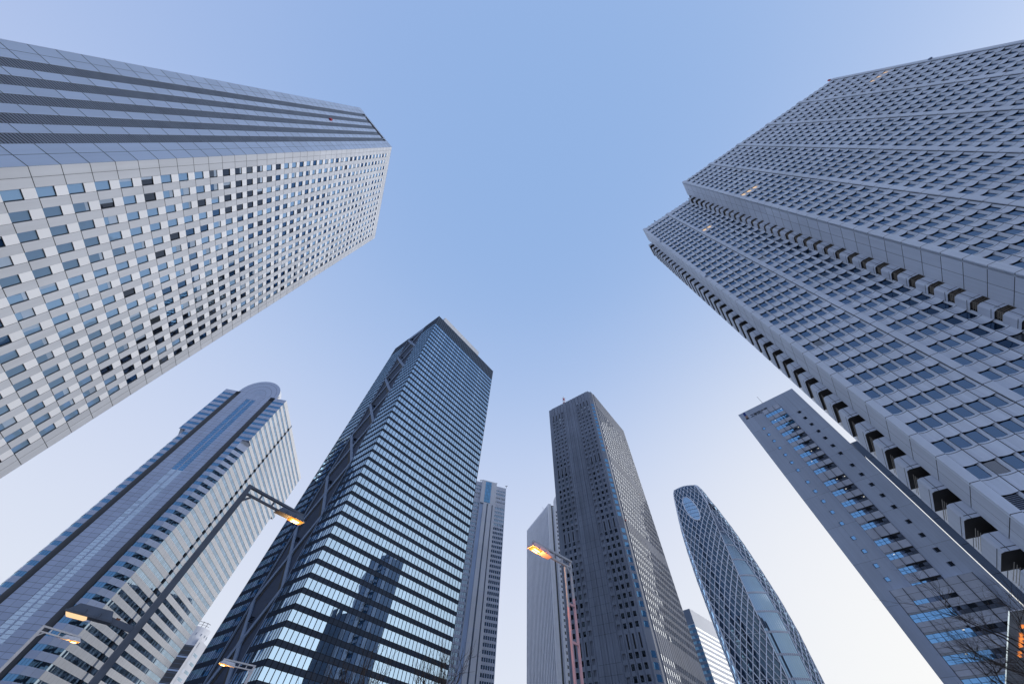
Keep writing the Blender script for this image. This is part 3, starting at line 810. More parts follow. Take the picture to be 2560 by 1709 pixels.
# ================================================================ white ribbed tower behind the brown one
def ribbed_tower():
    P0 = (34.4, 381.4); P1 = (52.3, 325.6); H = 200.0
    T = thing('ribbed_tower', 'white finely ribbed tower half hidden behind the dark brown tower', 'skyscraper', *P1)
    f = Fr(P0, math.degrees(math.atan2(P1[1] - P0[1], P1[0] - P0[0]))); L = math.dist(P0, P1)
    w = MB(); n = 19; p = (L - 3.2) / n
    f.q(w, 0, L, 0, H - 1.2, -.9, 'slate_panel')
    for i in range(n + 1):
        u = p * i; b_ = MB()
        f.box(b_, u, u + 1.55, 0, H, -1.0, .35, 'rib_white'); b_.build('rib', T)
    f.box(w, L - 2.6, L, 0, H, -1, .4, 'rib_white')
    z = 5
    while z < H - 3:
        f.q(w, 0, L - 3, z, z + 1.5, -.86, 'side_panel'); z += 3.75
    w.build('wall', T)
    e = Fr(P1, 12.0)
    b = MB(); e.q(b, .2, 6, 0, H - .3, -1.4, 'deep_black'); e.box(b, 0, 2.6, 0, H + .2, -2, .05, 'rib_white'); e.box(b, 2.6, 5.4, 0, H - .4, -2.5, -1.2, 'grey_tube'); b.build('dark_recess', T)
    b = MB(); pts = []
    for t in range(13):
        th = math.pi / 2 * t / 12; pts.append((5.4 + 20 * (1 - math.cos(th)), H + 1 + 17 * math.sin(th)))
    e.q(b, 5.4, 30, 0, H + 1, 0, 'rib_white')
    b.q([e.P(u, 0, z) for u, z in [(30, H + 1), (30, H + 18)] + pts[::-1]], 'rib_white')
    b.build('side_wall', T)
    win = Wins(); z = 20
    while z < H - 6: win.add([e.Q(7.4, 8.6, z, z + 1.9, .04)], 'brown_glass'); z += 3.9
    win.flush(T)
    p0 = f.xy(.3, -1); p1 = f.xy(L - .3, -1); p2 = e.xy(29.8, -.4)
    body(T, [p0, f.xy(L - 2.7, -1.2), e.xy(2.7, -2.6), e.xy(5.5, -.4), p2, (p2[0] + 12, p2[1] + 60)], 0, H - 1.5, 'rib_white')
    b = MB(); p = f.P(L - 15, -.5, H); b.bar(p, (p[0], p[1], H + 4), .3, .3, 'rib_white'); b.bar((p[0] - 1.4, p[1], H + 4.6), (p[0], p[1], H + 3), .25, .25, 'rib_white'); b.build('roof_gear', T)
ribbed_tower()

# ================================================================ low banded block between brown and lattice towers
def side_block():
    h = 125.0; s = (h - 1.6) / 118.4
    B = (171.9 * s, 334.5 * s); T = thing('office_block', 'lower grey office block with white window strips between brown and lattice towers', 'office building', *B)
    r = Fr(B, 40.6); l = Fr(B, 127.6, flip=True); w = MB(); win = Wins()
    r.q(w, 0, 46, 112.6, h, 0, 'pale_rib'); l.q(w, 0, 9, 114.5, h, 0, 'slate_panel')
    z = 112.6; k = 0
    while z > 5:
        n = 30; p = 46 / n
        win.add([r.Q(p * i + .03, p * (i + 1) - .03, z - 1.75, z, -.06) for i in range(n)], 'pale_glass')
        for i in range(15): r.q(w, i * 46 / 15 + .02, (i + 1) * 46 / 15 - .02, z - 3.6, z - 1.75, 0, 'pale_panel')
        win.add([l.Q(.3, 4.4, z - .3, z + 1.5, -.05), l.Q(4.6, 8.8, z - .3, z + 1.5, -.05)], 'blue_glass')
        l.q(w, 0, 9, z - 2.1, z - .3, 0, 'slate_panel')
        z -= 3.6; k += 1
    w.build('wall', T); win.flush(T, 'window_band')
    body(T, [r.xy(.1, -.2), r.xy(45.9, -.2), r.xy(45.9, -30), l.xy(8.8, -.2)], 0, h - .2, 'pale_panel')
side_block()

# ================================================================ striped building with a round top, far lower left
def far_block():
    h = 110.0; A = (-334.9, 495.1)
    T = thing('office_block', 'small striped block with a round white top, lower left behind the banded tower', 'office building', *A)
    f = Fr(A, 12.7); w = MB(); win = Wins()
    r = Fr((-325.5, 497.2), 98.7)
    f.q(w, -30, 9.6, 0, h - 2, 0, 'grey_tube')
    z = h - 12
    while z > 4: f.q(w, -30, 9.6, z, z + 1.3, .06, 'side_panel'); z -= 10.5
    z = h - 3
    while z > 4:
        f.q(w, -30, 9.6, z, z + .35, .03, 'slate_panel'); z -= 3.5
    w.build('front_wall', T); w = MB()
    r.q(w, 0, 5.2, 0, h + 6, .02, 'pale_rib'); r.q(w, 6.8, 30, 0, h + 4, .02, 'pale_rib'); r.q(w, 5.2, 6.8, 0, h + 2, -.6, 'soffit_brown'); r.q(w, 5.2, 6.8, h + 2, h + 5, .02, 'pale_rib')
    z = h - 8; k = 0
    while z > 6:
        a = 14 if k % 3 else 9
        win.add([r.Q(a + 2.4 * i, a + 2.4 * i + 2.1, z, z + 2.3, .08) for i in range(5)], 'isle_pale_glass')
        r.q(w, 7.2, 12, z - .6, z + 2.2, .07, 'stone_grey')
        z -= 6.3; k += 1
    w.build('side_wall', T); win.flush(T, 'window_band')
    body(T, [f.xy(-30, -.2), f.xy(9.5, -.2), r.xy(29.5, -.3), (A[0] - 36, A[1] + 24)], 0, h - 2.2, 'pale_rib')
    b = MB(); cx, cy = r.xy(13, -14)
    b.prism([(cx + 14 * math.cos(2 * math.pi * t / 32), cy + 14 * math.sin(2 * math.pi * t / 32)) for t in range(32)], h - 6, h + 14, 'rib_white')
    for t in range(32):
        a = 2 * math.pi * (t + .5) / 32
        if t % 2: b.bar((cx + 14.05 * math.cos(a), cy + 14.05 * math.sin(a), h + 7), (cx + 14.1 * math.cos(a), cy + 14.1 * math.sin(a), h + 9), .9, .3, 'slate_panel')
    b.build('round_top', T)
    b = MB()
    for t in range(8):
        a = math.radians(180 + t * 22); x, y = cx + 12 * math.cos(a), cy + 12 * math.sin(a)
        b.bar((x, y, h + 14), (x, y, h + 19), .35, .35, 'black_metal'); x2, y2 = cx + 12 * math.cos(a + .38), cy + 12 * math.sin(a + .38)
        b.bar((x, y, h + 18.5), (x2, y2, h + 18.5), .3, .3, 'black_metal'); b.bar((x, y, h + 16.2), (x2, y2, h + 16.2), .2, .2, 'black_metal')
    b.build('railing', T)
far_block()

# ================================================================ slab college tower with the lettered sign
def college_tower():
    O = (126.04, 118.84); H = 133.0; dg = -48.7
    T = thing('college_tower', 'flat slate blue slab tower with a central window strip and dark lettering on top', 'skyscraper', *O)
    f = Fr(O, dg); win = Wins(); w = MB(); L = 27.7
    heads = [126.0, 121.8, 117.8, 113.8, 109.8, 105.7, 101.7, 97.65, 93.4, 87.9, 83.6, 79.2, 75.0, 70.6, 65.2, 60.8, 56.6, 52.4]
    f.q(w, 0, L, 0, H, -.03, 'joint')
    zz = [0, 16, 32, 48, 60, 72, 84, 96, 108, 120, H]
    for a, b in zip(zz, zz[1:]):
        for ua, ub in ((0, 5.2), (5.2, 10.0), (10.0, 18.2), (18.2, 23.0), (23.0, L)): f.q(w, ua + .015, ub - .015, a + .02, b - .02, 0, 'college_wall')
    w.build('wall', T)
    z = [120.06, 116.2, 112.2, 108.1, 104.2, 100.0, 96.07, 90.3, 86.06, 81.7, 77.3, 72.9, 67.7, 63.24, 58.7, 54.7]
    for q in z:
        for u in (5.0, 21.75):
            b = MB(); f.q(b, u, u + 1.35, q - .95, q + .3, .03, 'slate_panel'); f.q(b, u + .3, u + 1.3, q - .85, q + .22, .05, 'college_glass' if u < 10 else 'college_dark'); f.box(b, u, u + 1.35, q + .3, q + .42, 0, .25, 'college_panel'); b.build('small_window', T)
    s = MB(); d = .55
    f.q(s, 10.1, 18.1, 50, 128.4, d - .12, 'joint'); f.side(s, 10.1, 0, d, 50, 128.4, 'college_panel'); f.side(s, 18.1, 0, d, 50, 128.4, 'college_panel'); f.flat(s, 10.1, 18.1, 0, d, 128.4, 'college_panel')
    cols = [(10.1, 12.7), (12.7, 15.4), (15.4, 18.1)]
    prev = 128.4; rnd = random.Random(2)
    for k, h in enumerate(heads):
        lo = h - 2.25
        for a, b in cols: f.q(s, a + .05, b - .05, h + .02, prev, d, 'college_panel')
        prev = lo
        for i, (a, b) in enumerate(cols):
            lit = i == 0 or k < 3 or (k < 5 and i == 1)  # mirrored sky put in as blue panes, mirrored hotel as dark ones
            m = 'college_glass' if lit else 'college_dark'
            f.q(s, a + .05, b - .05, h - .5, h, d - .04, 'pale_glass' if lit and i == 0 or k < 4 else 'dark_core')
            mid = (a + b) / 2; pan = []
            for (x0, x1) in ((a + .07, mid - .05), (mid + .05, b - .07)):
                for (z0, z1) in ((lo + .05, lo + .85), (lo + .93, h - .55)): pan.append(f.Q(x0, x1, z0, z1, d - .03))
            if i == 1 and not lit: win.add(pan[:2], 'college_glass'); pan = pan[2:]
            win.add(pan, m)
            if rnd.random() < .3: f.q(s, b - .75, b - .35, h - 1.05, h - .85, d + .01, 'lit_cool')
    for u in (12.7, 15.4): f.box(s, u - .07, u + .07, 50, 128.4, d - .1, d + .14, 'black_metal')
    s.build('window_strip', T)
    # projecting base block
    b = MB(); D = 2.6; p = Fr(f.xy(0, D), dg)
    u0, u1, zt = 4.0, 24.6, 50.8
    p.q(b, u0, u1, 0, zt, -.1, 'joint'); p.side(b, u0, 0, -D, 0, zt, 'college_panel'); p.side(b, u1, 0, -D, 0, zt, 'college_panel'); p.flat(b, u0, u1, 0, -D, zt, 'college_panel')
    n = 6; pw = (u1 - u0) / n; prev = zt
    for k, h in enumerate([47.4, 45.0, 40.4, 35.9, 31.3, 26.8, 22.3, 17.8, 13.3, 8.8]):
        lo = h - (1.0 if k == 0 else 2.3)
        for i in range(n):
            zs = [prev, h] if prev - h < 2.2 else [prev, (prev + h) / 2, h]
            for za, zb in zip(zs, zs[1:]): p.q(b, u0 + pw * i + .05, u0 + pw * (i + 1) - .05, zb + .03, za - .03, 0, 'college_panel')
            a = u0 + pw * i
            if k == 0 and i not in (1, 2, 3): p.q(b, a + .05, a + pw - .05, lo, h, 0, 'college_panel'); continue
            blue = i < 3  # same painted reflections on the base: sky left, dark right
            if k: p.q(b, a + .05, a + pw - .05, h - .45, h, -.03, 'pale_glass' if blue else 'college_panel')
            hh = h - .5 if k else h
            pan = []
            for j in range(2):
                x0, x1 = a + pw * j / 2 + .05, a + pw * (j + 1) / 2 - .05
                if k: pan += [p.Q(x0, x1, lo, lo + .85, -.05), p.Q(x0, x1, lo + .92, hh, -.05)]
                else: pan += [p.Q(x0, x1, lo, hh, -.05)]
            win.add(pan, 'college_glass' if blue and not (k == 0 and i > 1) else 'college_dark')
            if k and rnd.random() < .3: p.q(b, a + 1.5, a + 2.0, h - .8, h - .62, .0, 'lit_cool')
        prev = lo
    for i in range(n + 1): p.box(b, u0 + pw * i - .07, u0 + pw * i + .07, 0, zt, -.05, .14, 'black_metal')
    b.build('base_block', T)
    win.flush(T)
    v = (.826, .563)
    q0, q1 = f.xy(.05, -.1), f.xy(L - .02, -.06)
    body(T, [q0, q1, (q1[0] + v[0] * 14, q1[1] + v[1] * 14), (q0[0] + v[0] * 14, q0[1] + v[1] * 14)], 0, H - .1, 'college_wall')
    b = MB(); pts = []
    for t in range(17):
        th = math.pi * t / 16; pts.append((13.6 - 4.4 * math.cos(th), H - .1 + 2.0 * math.sin(th)))
    b.q([f.P(u, -2.5, z_) for u, z_ in pts], 'college_panel')
    for (a, za), (c, zc) in zip(pts, pts[1:]): b.q([f.P(a, -2.5, za), f.P(c, -2.5, zc), f.P(c, -12, zc), f.P(a, -12, za)], 'college_panel')
    b.build('arched_roof', T)
    b = MB(); x = f.P(13.2, -4, H + 1.8); b.tube([x, (x[0], x[1], H + 8)], .07, 'black_metal', 4); b.build('antenna', T)
    for u in (9.3, 17.3):
        b = MB(); x = f.P(u, -2.6, H); b.box8([(x[0] + i * .3, x[1] + j * .3, x[2] + k_) for k_ in (0, 1.0) for i, j in ((-1, -1), (1, -1), (1, 1), (-1, 1))], 'black_metal'); b.build('roof_light', T)
    # lettering
    cu = bpy.data.curves.new('lettering', 'FONT'); cu.body = '\u5de5\u5b66\u9662\u5927\u5b66'; cu.size = 1.9; cu.extrude = .06; cu.space_character = .93
    tmp = bpy.data.objects.new('lettering', cu); COL.objects.link(tmp)
    dgp = bpy.context.evaluated_depsgraph_get(); me = bpy.data.meshes.new_from_object(tmp.evaluated_get(dgp)); bpy.data.objects.remove(tmp)
    xs = [c.co.x for c in me.vertices]; ys = [c.co.y for c in me.vertices]; x0, x1, y0, y1 = min(xs), max(xs), min(ys), max(ys)
    for c in me.vertices:
        u = 4.5 + (c.co.x - x0) / (x1 - x0) * 8.6; z_ = 128.15 + (c.co.y - y0) / (y1 - y0) * 1.75
        P = f.P(u, .08 + c.co.z, z_); c.co = (P[0] - O[0], P[1] - O[1], P[2])
    me.materials.clear(); me.materials.append(MATS['sign_ink']); o = bpy.data.objects.new('lettering', me); COL.objects.link(o); o.parent = T
    b = MB()
    b.q([f.P(u, .06, z_) for u, z_ in ((2.15, 130.6), (3.15, 130.3), (3.35, 132.6), (2.3, 132.85))], 'sign_blue')
    b.q([f.P(u, .06, z_) for u, z_ in ((1.95, 128.2), (3.45, 128.2), (3.3, 129.0), (2.1, 129.3))], 'sign_ink')
    for i in range(5): b.q([f.P(u, .09, z_) for u, z_ in ((2.1 + .22 * i, 129.0), (2.2 + .22 * i, 128.95), (2.5 + .26 * i, 130.5 - .08 * i), (2.36 + .26 * i, 130.55 - .08 * i))], 'sign_orange')
    b.build('emblem', T)
    # the neighbour that stands behind a hand-wide gap
    S = thing('slab_block', 'darker lower slab beside the lettered slab tower across a thin bright gap', 'office building', *f.xy(28.3, 0))
    b = MB(); a0, a1 = f.xy(27.98, 0), f.xy(48, 0)
    b.prism([a0, a1, (a1[0] + v[0] * 12, a1[1] + v[1] * 12), (a0[0] + v[0] * 12, a0[1] + v[1] * 12)], 0, 98.0, 'slate_panel'); b.build('wall', S)
    b = MB(); f.box(b, L + .03, 27.96, 91.5, 98.0, -3, -.05, 'slate_panel'); b.build('link', S)
    b = MB()
    for z_ in range(10, 96, 8): f.q(b, 28.4, 47.8, z_, z_ + .1, .02, 'joint')
    b.build('panel_joint', S)
college_tower()

# ================================================================ lattice tower
def lattice_tower():
    T0 = Vector((191.5, 294.0)); D = T0.length; e2 = -T0 / D; e1 = Vector((-e2.y, e2.x)) * 1
    e1 = Vector((T0.y, -T0.x)) / D
    base = Vector((190.12, 292.03))
    T = thing('lattice_tower', 'tapering bullet shaped tower wrapped in white criss-cross lattice with an oval window', 'skyscraper', base.x, base.y)
    tab = [(0, -21.5, -17.6, 9.0, 20.5, 26.5), (66, -22.6, -18.4, 8.8, 21.3, 28.0), (92, -22.6, -18.2, 8.8, 22.6, 29.3), (110, -22.4, -18.0, 9.1, 22.0, 29.0),
           (130, -22.1, -18.1, 9.7, 19.9, 27.2), (150, -21.0, -17.6, 10.4, 16.6, 24.9), (165, -19.6, -17.2, 11.0, 14.0, 22.5), (180, -17.3, -15.6, 12.2, 12.6, 19.4),
           (190, -15.6, -14.2, 11.4, 11.8, 16.6), (198, -14.2, -13.2, 10.6, 11.0, 15.0), (204, -12.6, -11.8, 9.4, 9.8, 13.2), (206.5, -9.6, -9.0, 8.0, 8.3, 11.2)]
    def it(z):
        z = max(0, min(206.5, z))
        for a, b in zip(tab, tab[1:]):
            if z <= b[0]:
                t = (z - a[0]) / (b[0] - a[0]); return [p + (q - p) * t for p, q in zip(a[1:], b[1:])]
        return tab[-1][1:]
    def PT(p, q, z): v = base + e1 * p + e2 * q; return (v.x, v.y, z)
    def sc(z):
        x = it(z); return (x[4] - x[0]) / 51.0
    # three skins: (s in 0..1 along it, z) -> point
    def front(s, z, o=0.0):
        x = it(z); k = sc(z); p = x[1] + (x[2] - x[1]) * s
        q = k * (13.5 + 6.0 * math.sin(math.pi * s)) + o
        return PT(p + o * .4 * (2 * s - 1), q, z)
    def right(s, z, o=0.0):
        x = it(z); k = sc(z)
        a = (x[3], k * 7.0 if z < 181 else k * 13.5); b = (x[4], -k * 9.0)
        p = a[0] + (b[0] - a[0]) * math.sin(s * math.pi / 2); q = a[1] + (b[1] - a[1]) * (1 - math.cos(s * math.pi / 2))
        return PT(p + o, q + o * .5, z)
    def left(s, z, o=0.0):
        x = it(z); k = sc(z)
        a = (x[1], k * 12.6); b = (x[0], -k * 6.0)
        p = a[0] + (b[0] - a[0]) * math.sin(s * math.pi / 2); q = a[1] + (b[1] - a[1]) * (1 - math.cos(s * math.pi / 2))
        return PT(p - o, q + o * .3, z)
    zs = [i * 3.66 for i in range(57)]
    def skin(fn, n, m, name, z1=206.5):
        b = MB(); prev = None
        for za, zb in zip(zs, zs[1:]):
            if zb > z1: break
            for i in range(n):
                b.q([fn(i / n, za), fn((i + 1) / n, za), fn((i + 1) / n, zb), fn(i / n, zb)], m)
        b.build(name, T)
    skin(front, 12, 'cocoon_glass', 'curtain_wall'); skin(right, 8, 'cocoon_glass', 'curtain_wall'); skin(left, 6, 'cocoon_glass', 'curtain_wall')
    # glass slot between the skins
    b = MB(); k_ = 0
    def slot(s, z, o=0.0):
        x = it(z); k = sc(z); a = (x[2] - .1, k * 12.2); c = (x[3] + .1, k * 7.0); t = s
        bul = .10 * math.sin(math.pi * s) * k * 12
        return PT(a[0] + (c[0] - a[0]) * t, a[1] + (c[1] - a[1]) * t + bul + o, z)
    n = 11
    for za, zb in zip(zs, zs[1:]):
        if za > 180: break
        for i in range(n): b.q([slot(i / n + .006, za), slot((i + 1) / n - .006, za), slot((i + 1) / n - .006, zb), slot(i / n + .006, zb)], 'cocoon_blue')
    for i in range(n + 1):
        for za, zb in zip(zs[::4], zs[4::4]):
            if za > 176: break
            b.bar(slot(i / n, za, .12), slot(i / n, min(zb, 180), .12), .16, .3, 'slate_panel')
    z = 9.0
    while z < 176:
        for i in range(n): b.q([slot(i / n, z, .18), slot((i + 1) / n, z, .18), slot((i + 1) / n, z + 1.1, .18), slot(i / n, z + 1.1, .18)], 'pale_panel')
        z += 11.4
    b.build('glass_slot', T)
    # lattices
    oc, oa, ob = .47, 4.6, 13.2; ozc = 179.8
    def in_oval(s, z):
        x = it(z); p = x[1] + (x[2] - x[1]) * s
        return ((p + 3.3 - (180 - z) * .12 - .5) / 5.0) ** 2 + ((z - ozc) / 12.6) ** 2 < 1
    def lattice(fn, width, name, hole=None, wdt=.56, sub=True):
        b = MB(); dz = 3.66
        cells = max(2, round(width / 3.5))
        nl = 57
        for dirn in (1, -1):
            for c in range(-nl, cells * 2 + nl):
                for j in range(0, nl - 1):
                    sa = (c + j * dirn * 1.0) / (cells * 2); sb = (c + (j + 1) * dirn * 1.0) / (cells * 2)
                    if c % 2: continue
                    if not (-.001 <= sa <= 1.001 and -.001 <= sb <= 1.001): continue
                    za, zb = zs[j], zs[j + 1]
                    if hole and hole((sa + sb) / 2, (za + zb) / 2): continue
                    b.bar(fn(sa, za, .35), fn(sb, zb, .35), wdt * max(.55, sc(za)), .35, 'lattice_white', up=(e2.x, e2.y, 0))
        for j in range(2, nl - 1):
            n = cells * 2
            if j % 6: continue
            th = .16
            for i in range(n):
                if hole and hole((i + .5) / n, zs[j]): continue
                b.bar(fn(i / n, zs[j], .15), fn((i + 1) / n, zs[j], .15), .12, th, 'lattice_white')
        if sub:
            rd = random.Random(9)
            for j in range(nl - 1):
                for i in range(cells):
                    if rd.random() < .3:
                        s0 = rd.random(); s1 = s0 + rd.uniform(-.11, .11); z0 = zs[j]; z1 = z0 + rd.choice((3.66, 7.32))
                        if 0 < s1 < 1 and z1 < 205 and not (hole and (hole(s0, z0) or hole(s1, z1))): b.bar(fn(s0, z0, .08), fn(s1, z1, .08), .12, .1, 'lattice_white')
        for s_ in (0, 1):
            for za, zb in zip(zs, zs[1:]): b.bar(fn(s_, za, .3), fn(s_, zb, .3), .5, .5, 'lattice_white')
        b.build(name, T)
    lattice(front, 25.0, 'lattice', in_oval); lattice(right, 14, 'lattice', None, .52); lattice(left, 8, 'lattice', None, .52, False)
    b = MB(); ring = []
    for t in range(41):
        th = 2 * math.pi * t / 40; z = ozc + 12.6 * math.sin(th)
        p = -2.8 + (180 - z) * .12 + 5.0 * math.cos(th); x = it(z); s = (p - x[1]) / (x[2] - x[1]); ring.append((s, z))
    ctr = (sum(a for a, _ in ring[:-1]) / 40, ozc)
    for (sa, za), (sb, zb) in zip(ring, ring[1:]):
        b.q([front(sa, za, .5), front(sb, zb, .5), front(ctr[0], ctr[1], .5)], 'cocoon_blue')
    for i in range(-4, 5):
        pts = [(ctr[0] + i * .055, z) for z in [ozc - 12 + 24 * t / 12 for t in range(13)]]
        pts = [q for q in pts if in_oval(q[0], q[1])]
        for (sa, za), (sb, zb) in zip(pts, pts[1:]): b.bar(front(sa, za, .62), front(sb, zb, .62), .12, .12, 'pale_panel')
    for z in (171, 174.7, 178.3, 182, 185.6):
        pts = [(s_, z) for s_ in [ctr[0] - .3 + .6 * t / 24 for t in range(25)] if in_oval(s_, z)]
        for (sa, za), (sb, zb) in zip(pts, pts[1:]): b.bar(front(sa, za, .6), front(sb, zb, .6), .14, .14, 'slate_panel')
    o = b.build('oval_window', T)
    b = MB(); b.tube([front(s, z, .55) for s, z in ring], .42, 'lattice_white', 6, cap=False); b.build('frame', o)
    b = MB(); cap = [front(s / 8, 204.9) for s in range(9)] + [right(s / 5, 204.9) for s in range(1, 6)] + [left(1 - s / 5, 204.9) for s in range(5)]
    b.q(cap, 'slate_panel'); b.build('roof', T)
lattice_tower()

# ================================================================ street lamps
def lamp(label, x, y, dirv, h, kind, steel='lamp_steel', core=True):
    """pole with a two-rail arm; dirv = horizontal direction of the arm"""
    T = thing('street_lamp', label, 'street lamp', x, y, .12, 'street lamps along the avenue')
    d = Vector((dirv[0], dirv[1], 0)).normalized(); s = Vector((-d.y, d.x, 0)); up = Vector((0, 0, 1)); o = Vector((x, y, 0))
    L = 3.15
    b = MB()
    if kind == 'ladder':
        for k in (0, .52): 
            b.bar(o + d * k + up * .12, o + d * k + up * (h - (.5 if k else 0) - 1.9), .10, .10, steel, up=d)
        for k in (0, .52):
            q = MB(); b.bar(o + d * k + up * (h - (.5 if k else 0) - 1.9), o + d * k + up * (h - (.5 if k else 0)), .10, .10, 'lamp_pale', up=d)
        z = 1.0
        while z < h - 1.2: b.bar(o + up * z, o + d * .52 + up * z, .09, .09, steel); z += 1.55
    else:
        b.bar(o + up * .12, o + up * h, .15, .20, steel, up=d); b.bar(o + d * .10 + up * .12, o + d * .10 + up * (h - .4), .05, .09, steel, up=d)
    b.bar(o + up * .12, o + up * .5, .5, .5, steel, up=d)
    b.build('pole', T)
    am = 'lamp_pale' if kind == 'ladder' else steel
    a = MB()
    a.bar(o + up * (h - .06) - d * .1, o + d * L + up * (h - .06), .14, .11, am)
    a.bar(o + d * .1 + up * (h - .40), o + d * (L - .9) + up * (h - .40), .10, .09, am)
    for k in (.75, 1.45): a.bar(o + d * k + up * (h - .4), o + d * k + up * (h - .06), .08, .08, am, up=d)
    a.bar(o + d * .12 + up * (h - .72), o + d * .42 + up * (h - .40), .09, .09, am)
    a.build('arm', T)
    head(T, o + d * (L - 1.35) + up * (h - .30), d, 1.55, steel, core)
    return T, o, d, h
def head(T, p, d, L, steel, core, w=.5, tilt=.05, warm=False):
    s = Vector((-d.y, d.x, 0)); up = Vector((0, 0, 1))
    b = MB()
    def P(a, q, z): return tuple(p + d * a + s * q + up * (z + tilt * a))
    b.box8([P(0, -w * .36, -.12), P(L * .97, -w * .42, -.12), P(L * .97, w * .42, -.12), P(0, w * .36, -.12), P(.15, -w * .2, .12), P(L * .85, -w * .26, .10), P(L * .85, w * .26, .10), P(.15, w * .2, .12)], steel)
    b.box8([P(-.02, -w * .40, -.18), P(L, -w * .48, -.18), P(L, w * .48, -.18), P(-.02, w * .40, -.18), P(-.02, -w * .40, -.122), P(L, -w * .48, -.122), P(L, w * .48, -.122), P(-.02, w * .40, -.122)], steel)
    for a in (.3, .62): b.box8([P(a * L, -w * .5, -.15), P(a * L + .03, -w * .5, -.15), P(a * L + .03, w * .5, -.15), P(a * L, w * .5, -.15), P(a * L, -w * .4, .0), P(a * L + .03, -w * .4, .0), P(a * L + .03, w * .4, .0), P(a * L, w * .4, .0)], steel)
    o = b.build('lamp_head', T)
    c = MB(); m = 'lamp_warm' if warm else 'lamp_orange'
    a0, a1 = L * .50, L * .96
    for q0, q1 in ((-w * .40, -.012), (.012, w * .40)):
        c.q([P(a0, q0, -.19), P(a1, q0, -.19), P(a1, q1, -.19), P(a0, q1, -.19)], m)
        # shallow bowl of the lens
        c.box8([P(a0 + .06, q0 + .02, -.235), P(a1 - .06, q0 + .02, -.235), P(a1 - .06, q1 - .02, -.235), P(a0 + .06, q1 - .02, -.235), P(a0, q0, -.192), P(a1, q0, -.192), P(a1, q1, -.192), P(a0, q1, -.192)], m)
    if core:
        for q in (-w * .17, w * .17): c.tube([P(a0 + .16, q, -.24), P(a1 - .16, q, -.24)], .032, 'lamp_core', 6)
    c.build('lamp_lens', o)
    if core:
        li = bpy.data.lights.new('lamp_glow', 'POINT'); li.energy = 160; li.color = (1, .45, .12); li.shadow_soft_size = .2
        lo = bpy.data.objects.new('lamp_glow', li); COL.objects.link(lo); lo.parent = o; org = T.location; lo.location = Vector(P((a0 + a1) / 2, 0, -.55)) - org
T1, o1, d1, h1 = lamp('nearest tall dark street lamp at left with a second lower lamp head on its pole', -12.79, 15.85, (2.0, 2.385), 11.0, 'box')
b = MB(); dl = Vector((-2.55, -1.79, 0)).normalized(); z2 = 5.25
b.bar(o1 + Vector((0, 0, z2)), o1 + dl * .95 + Vector((0, 0, z2 + .12)), .10, .16, 'lamp_steel'); b.bar(o1 + dl * .62 + Vector((0, 0, z2 + .17)), o1 + dl * .74 + Vector((0, 0, z2 + .18)), .11, .05, 'rust'); b.build('lower_arm', T1)
head(T1, o1 + dl * .8 + Vector((0, 0, z2 + .2)), dl, 1.35, 'lamp_steel', False, .5, .02, True)
lamp('pale street lamp at lower left beyond the big lamp, arm pointing right', -41.58, 41.2, (1.95, 2.78), 11.0, 'box', 'lamp_pale')
lamp('pale street lamp in front of the dark glass tower, arm pointing left', -24.77, 49.29, (-2.72, -1.92), 11.0, 'box', 'lamp_pale')
lamp('double pole street lamp with a pink lower pole before the brown tower', 4.48, 21.09, (-2.19, -1.79), 11.0, 'ladder', 'pole_pink')

# ================================================================ bare trees
def bare_tree(label, x, y, h, seed, spread, lean=(0, 0), depth=6, first=.32, twigs=3):
    rd = random.Random(seed)
    T = thing('bare_tree', label, 'tree', x, y, .12, 'bare winter trees')
    tr = MB(); cr = MB()
    base = Vector((x, y, .1)); top = base + Vector((lean[0] * .35, lean[1] * .35, h * first))
    r0 = h * .016
    tr.tube([base, base + (top - base) * .5 + Vector((.05, .03, 0)), top], [r0 * 1.5, r0 * 1.1, r0], 'bark', 8); tr.build('trunk', T)
    def grow(p, d, L, r, lv):
        pts = [p]; q = p; dd = d.copy()
        n = 4 if lv < 3 else 3
        for i in range(n):
            dd = (dd + Vector((rd.gauss(0, .13), rd.gauss(0, .13), rd.gauss(.03, .09)))).normalized()
            q = q + dd * (L / n); pts.append(q)
        cr.tube(pts, [r * (1 - .5 * i / n) for i in range(n + 1)], 'bark' if lv < 2 else 'twig', 5 if lv < 2 else 3, cap=False)
        if lv >= depth: return
        k = rd.randint(2, twigs) + (1 if lv == 0 else 0)
        for i in range(k):
            t = rd.uniform(.35, 1.0) if i else 1.0
            pp = pts[min(n, int(t * n))]
            nd = (dd + Vector((rd.gauss(0, spread), rd.gauss(0, spread), rd.gauss(.10, .25))) + Vector((lean[0], lean[1], 0)) * .02).normalized()
            grow(pp, nd, L * rd.uniform(.60, .82), r * .58, lv + 1)
    for i in range(4):
        a = 2 * math.pi * i / 4 + rd.uniform(-.4, .4)
        d = Vector((math.cos(a) * .5, math.sin(a) * .5, 1)).normalized() if i else Vector((.05, .02, 1))
        grow(top - Vector((0, 0, h * .04 * i)), d, h * .24, r0 * .62, 0)
    cr.build('crown', T)
def polar(az, d): return (math.sin(R(az)) * d, math.cos(R(az)) * d)
bare_tree('bare thin twigged tree in front of the glass tower, left one at the bottom edge', *polar(-14.5, 30), 9.5, 21, .42, depth=5)
bare_tree('bare tree reaching over the foot of the glass tower, right of its neighbour', *polar(-5.5, 27), 9.5, 33, .42, depth=5)
bare_tree('bare tree with dense fine twigs at lower right before the lettered slab tower', *polar(54.5, 25), 9.4, 5, .42, depth=7)
bare_tree('bare tree whose branch tips cross the left edge before the white tower', *polar(-97.5, 14.5), 11.6, 8, .5, depth=6)

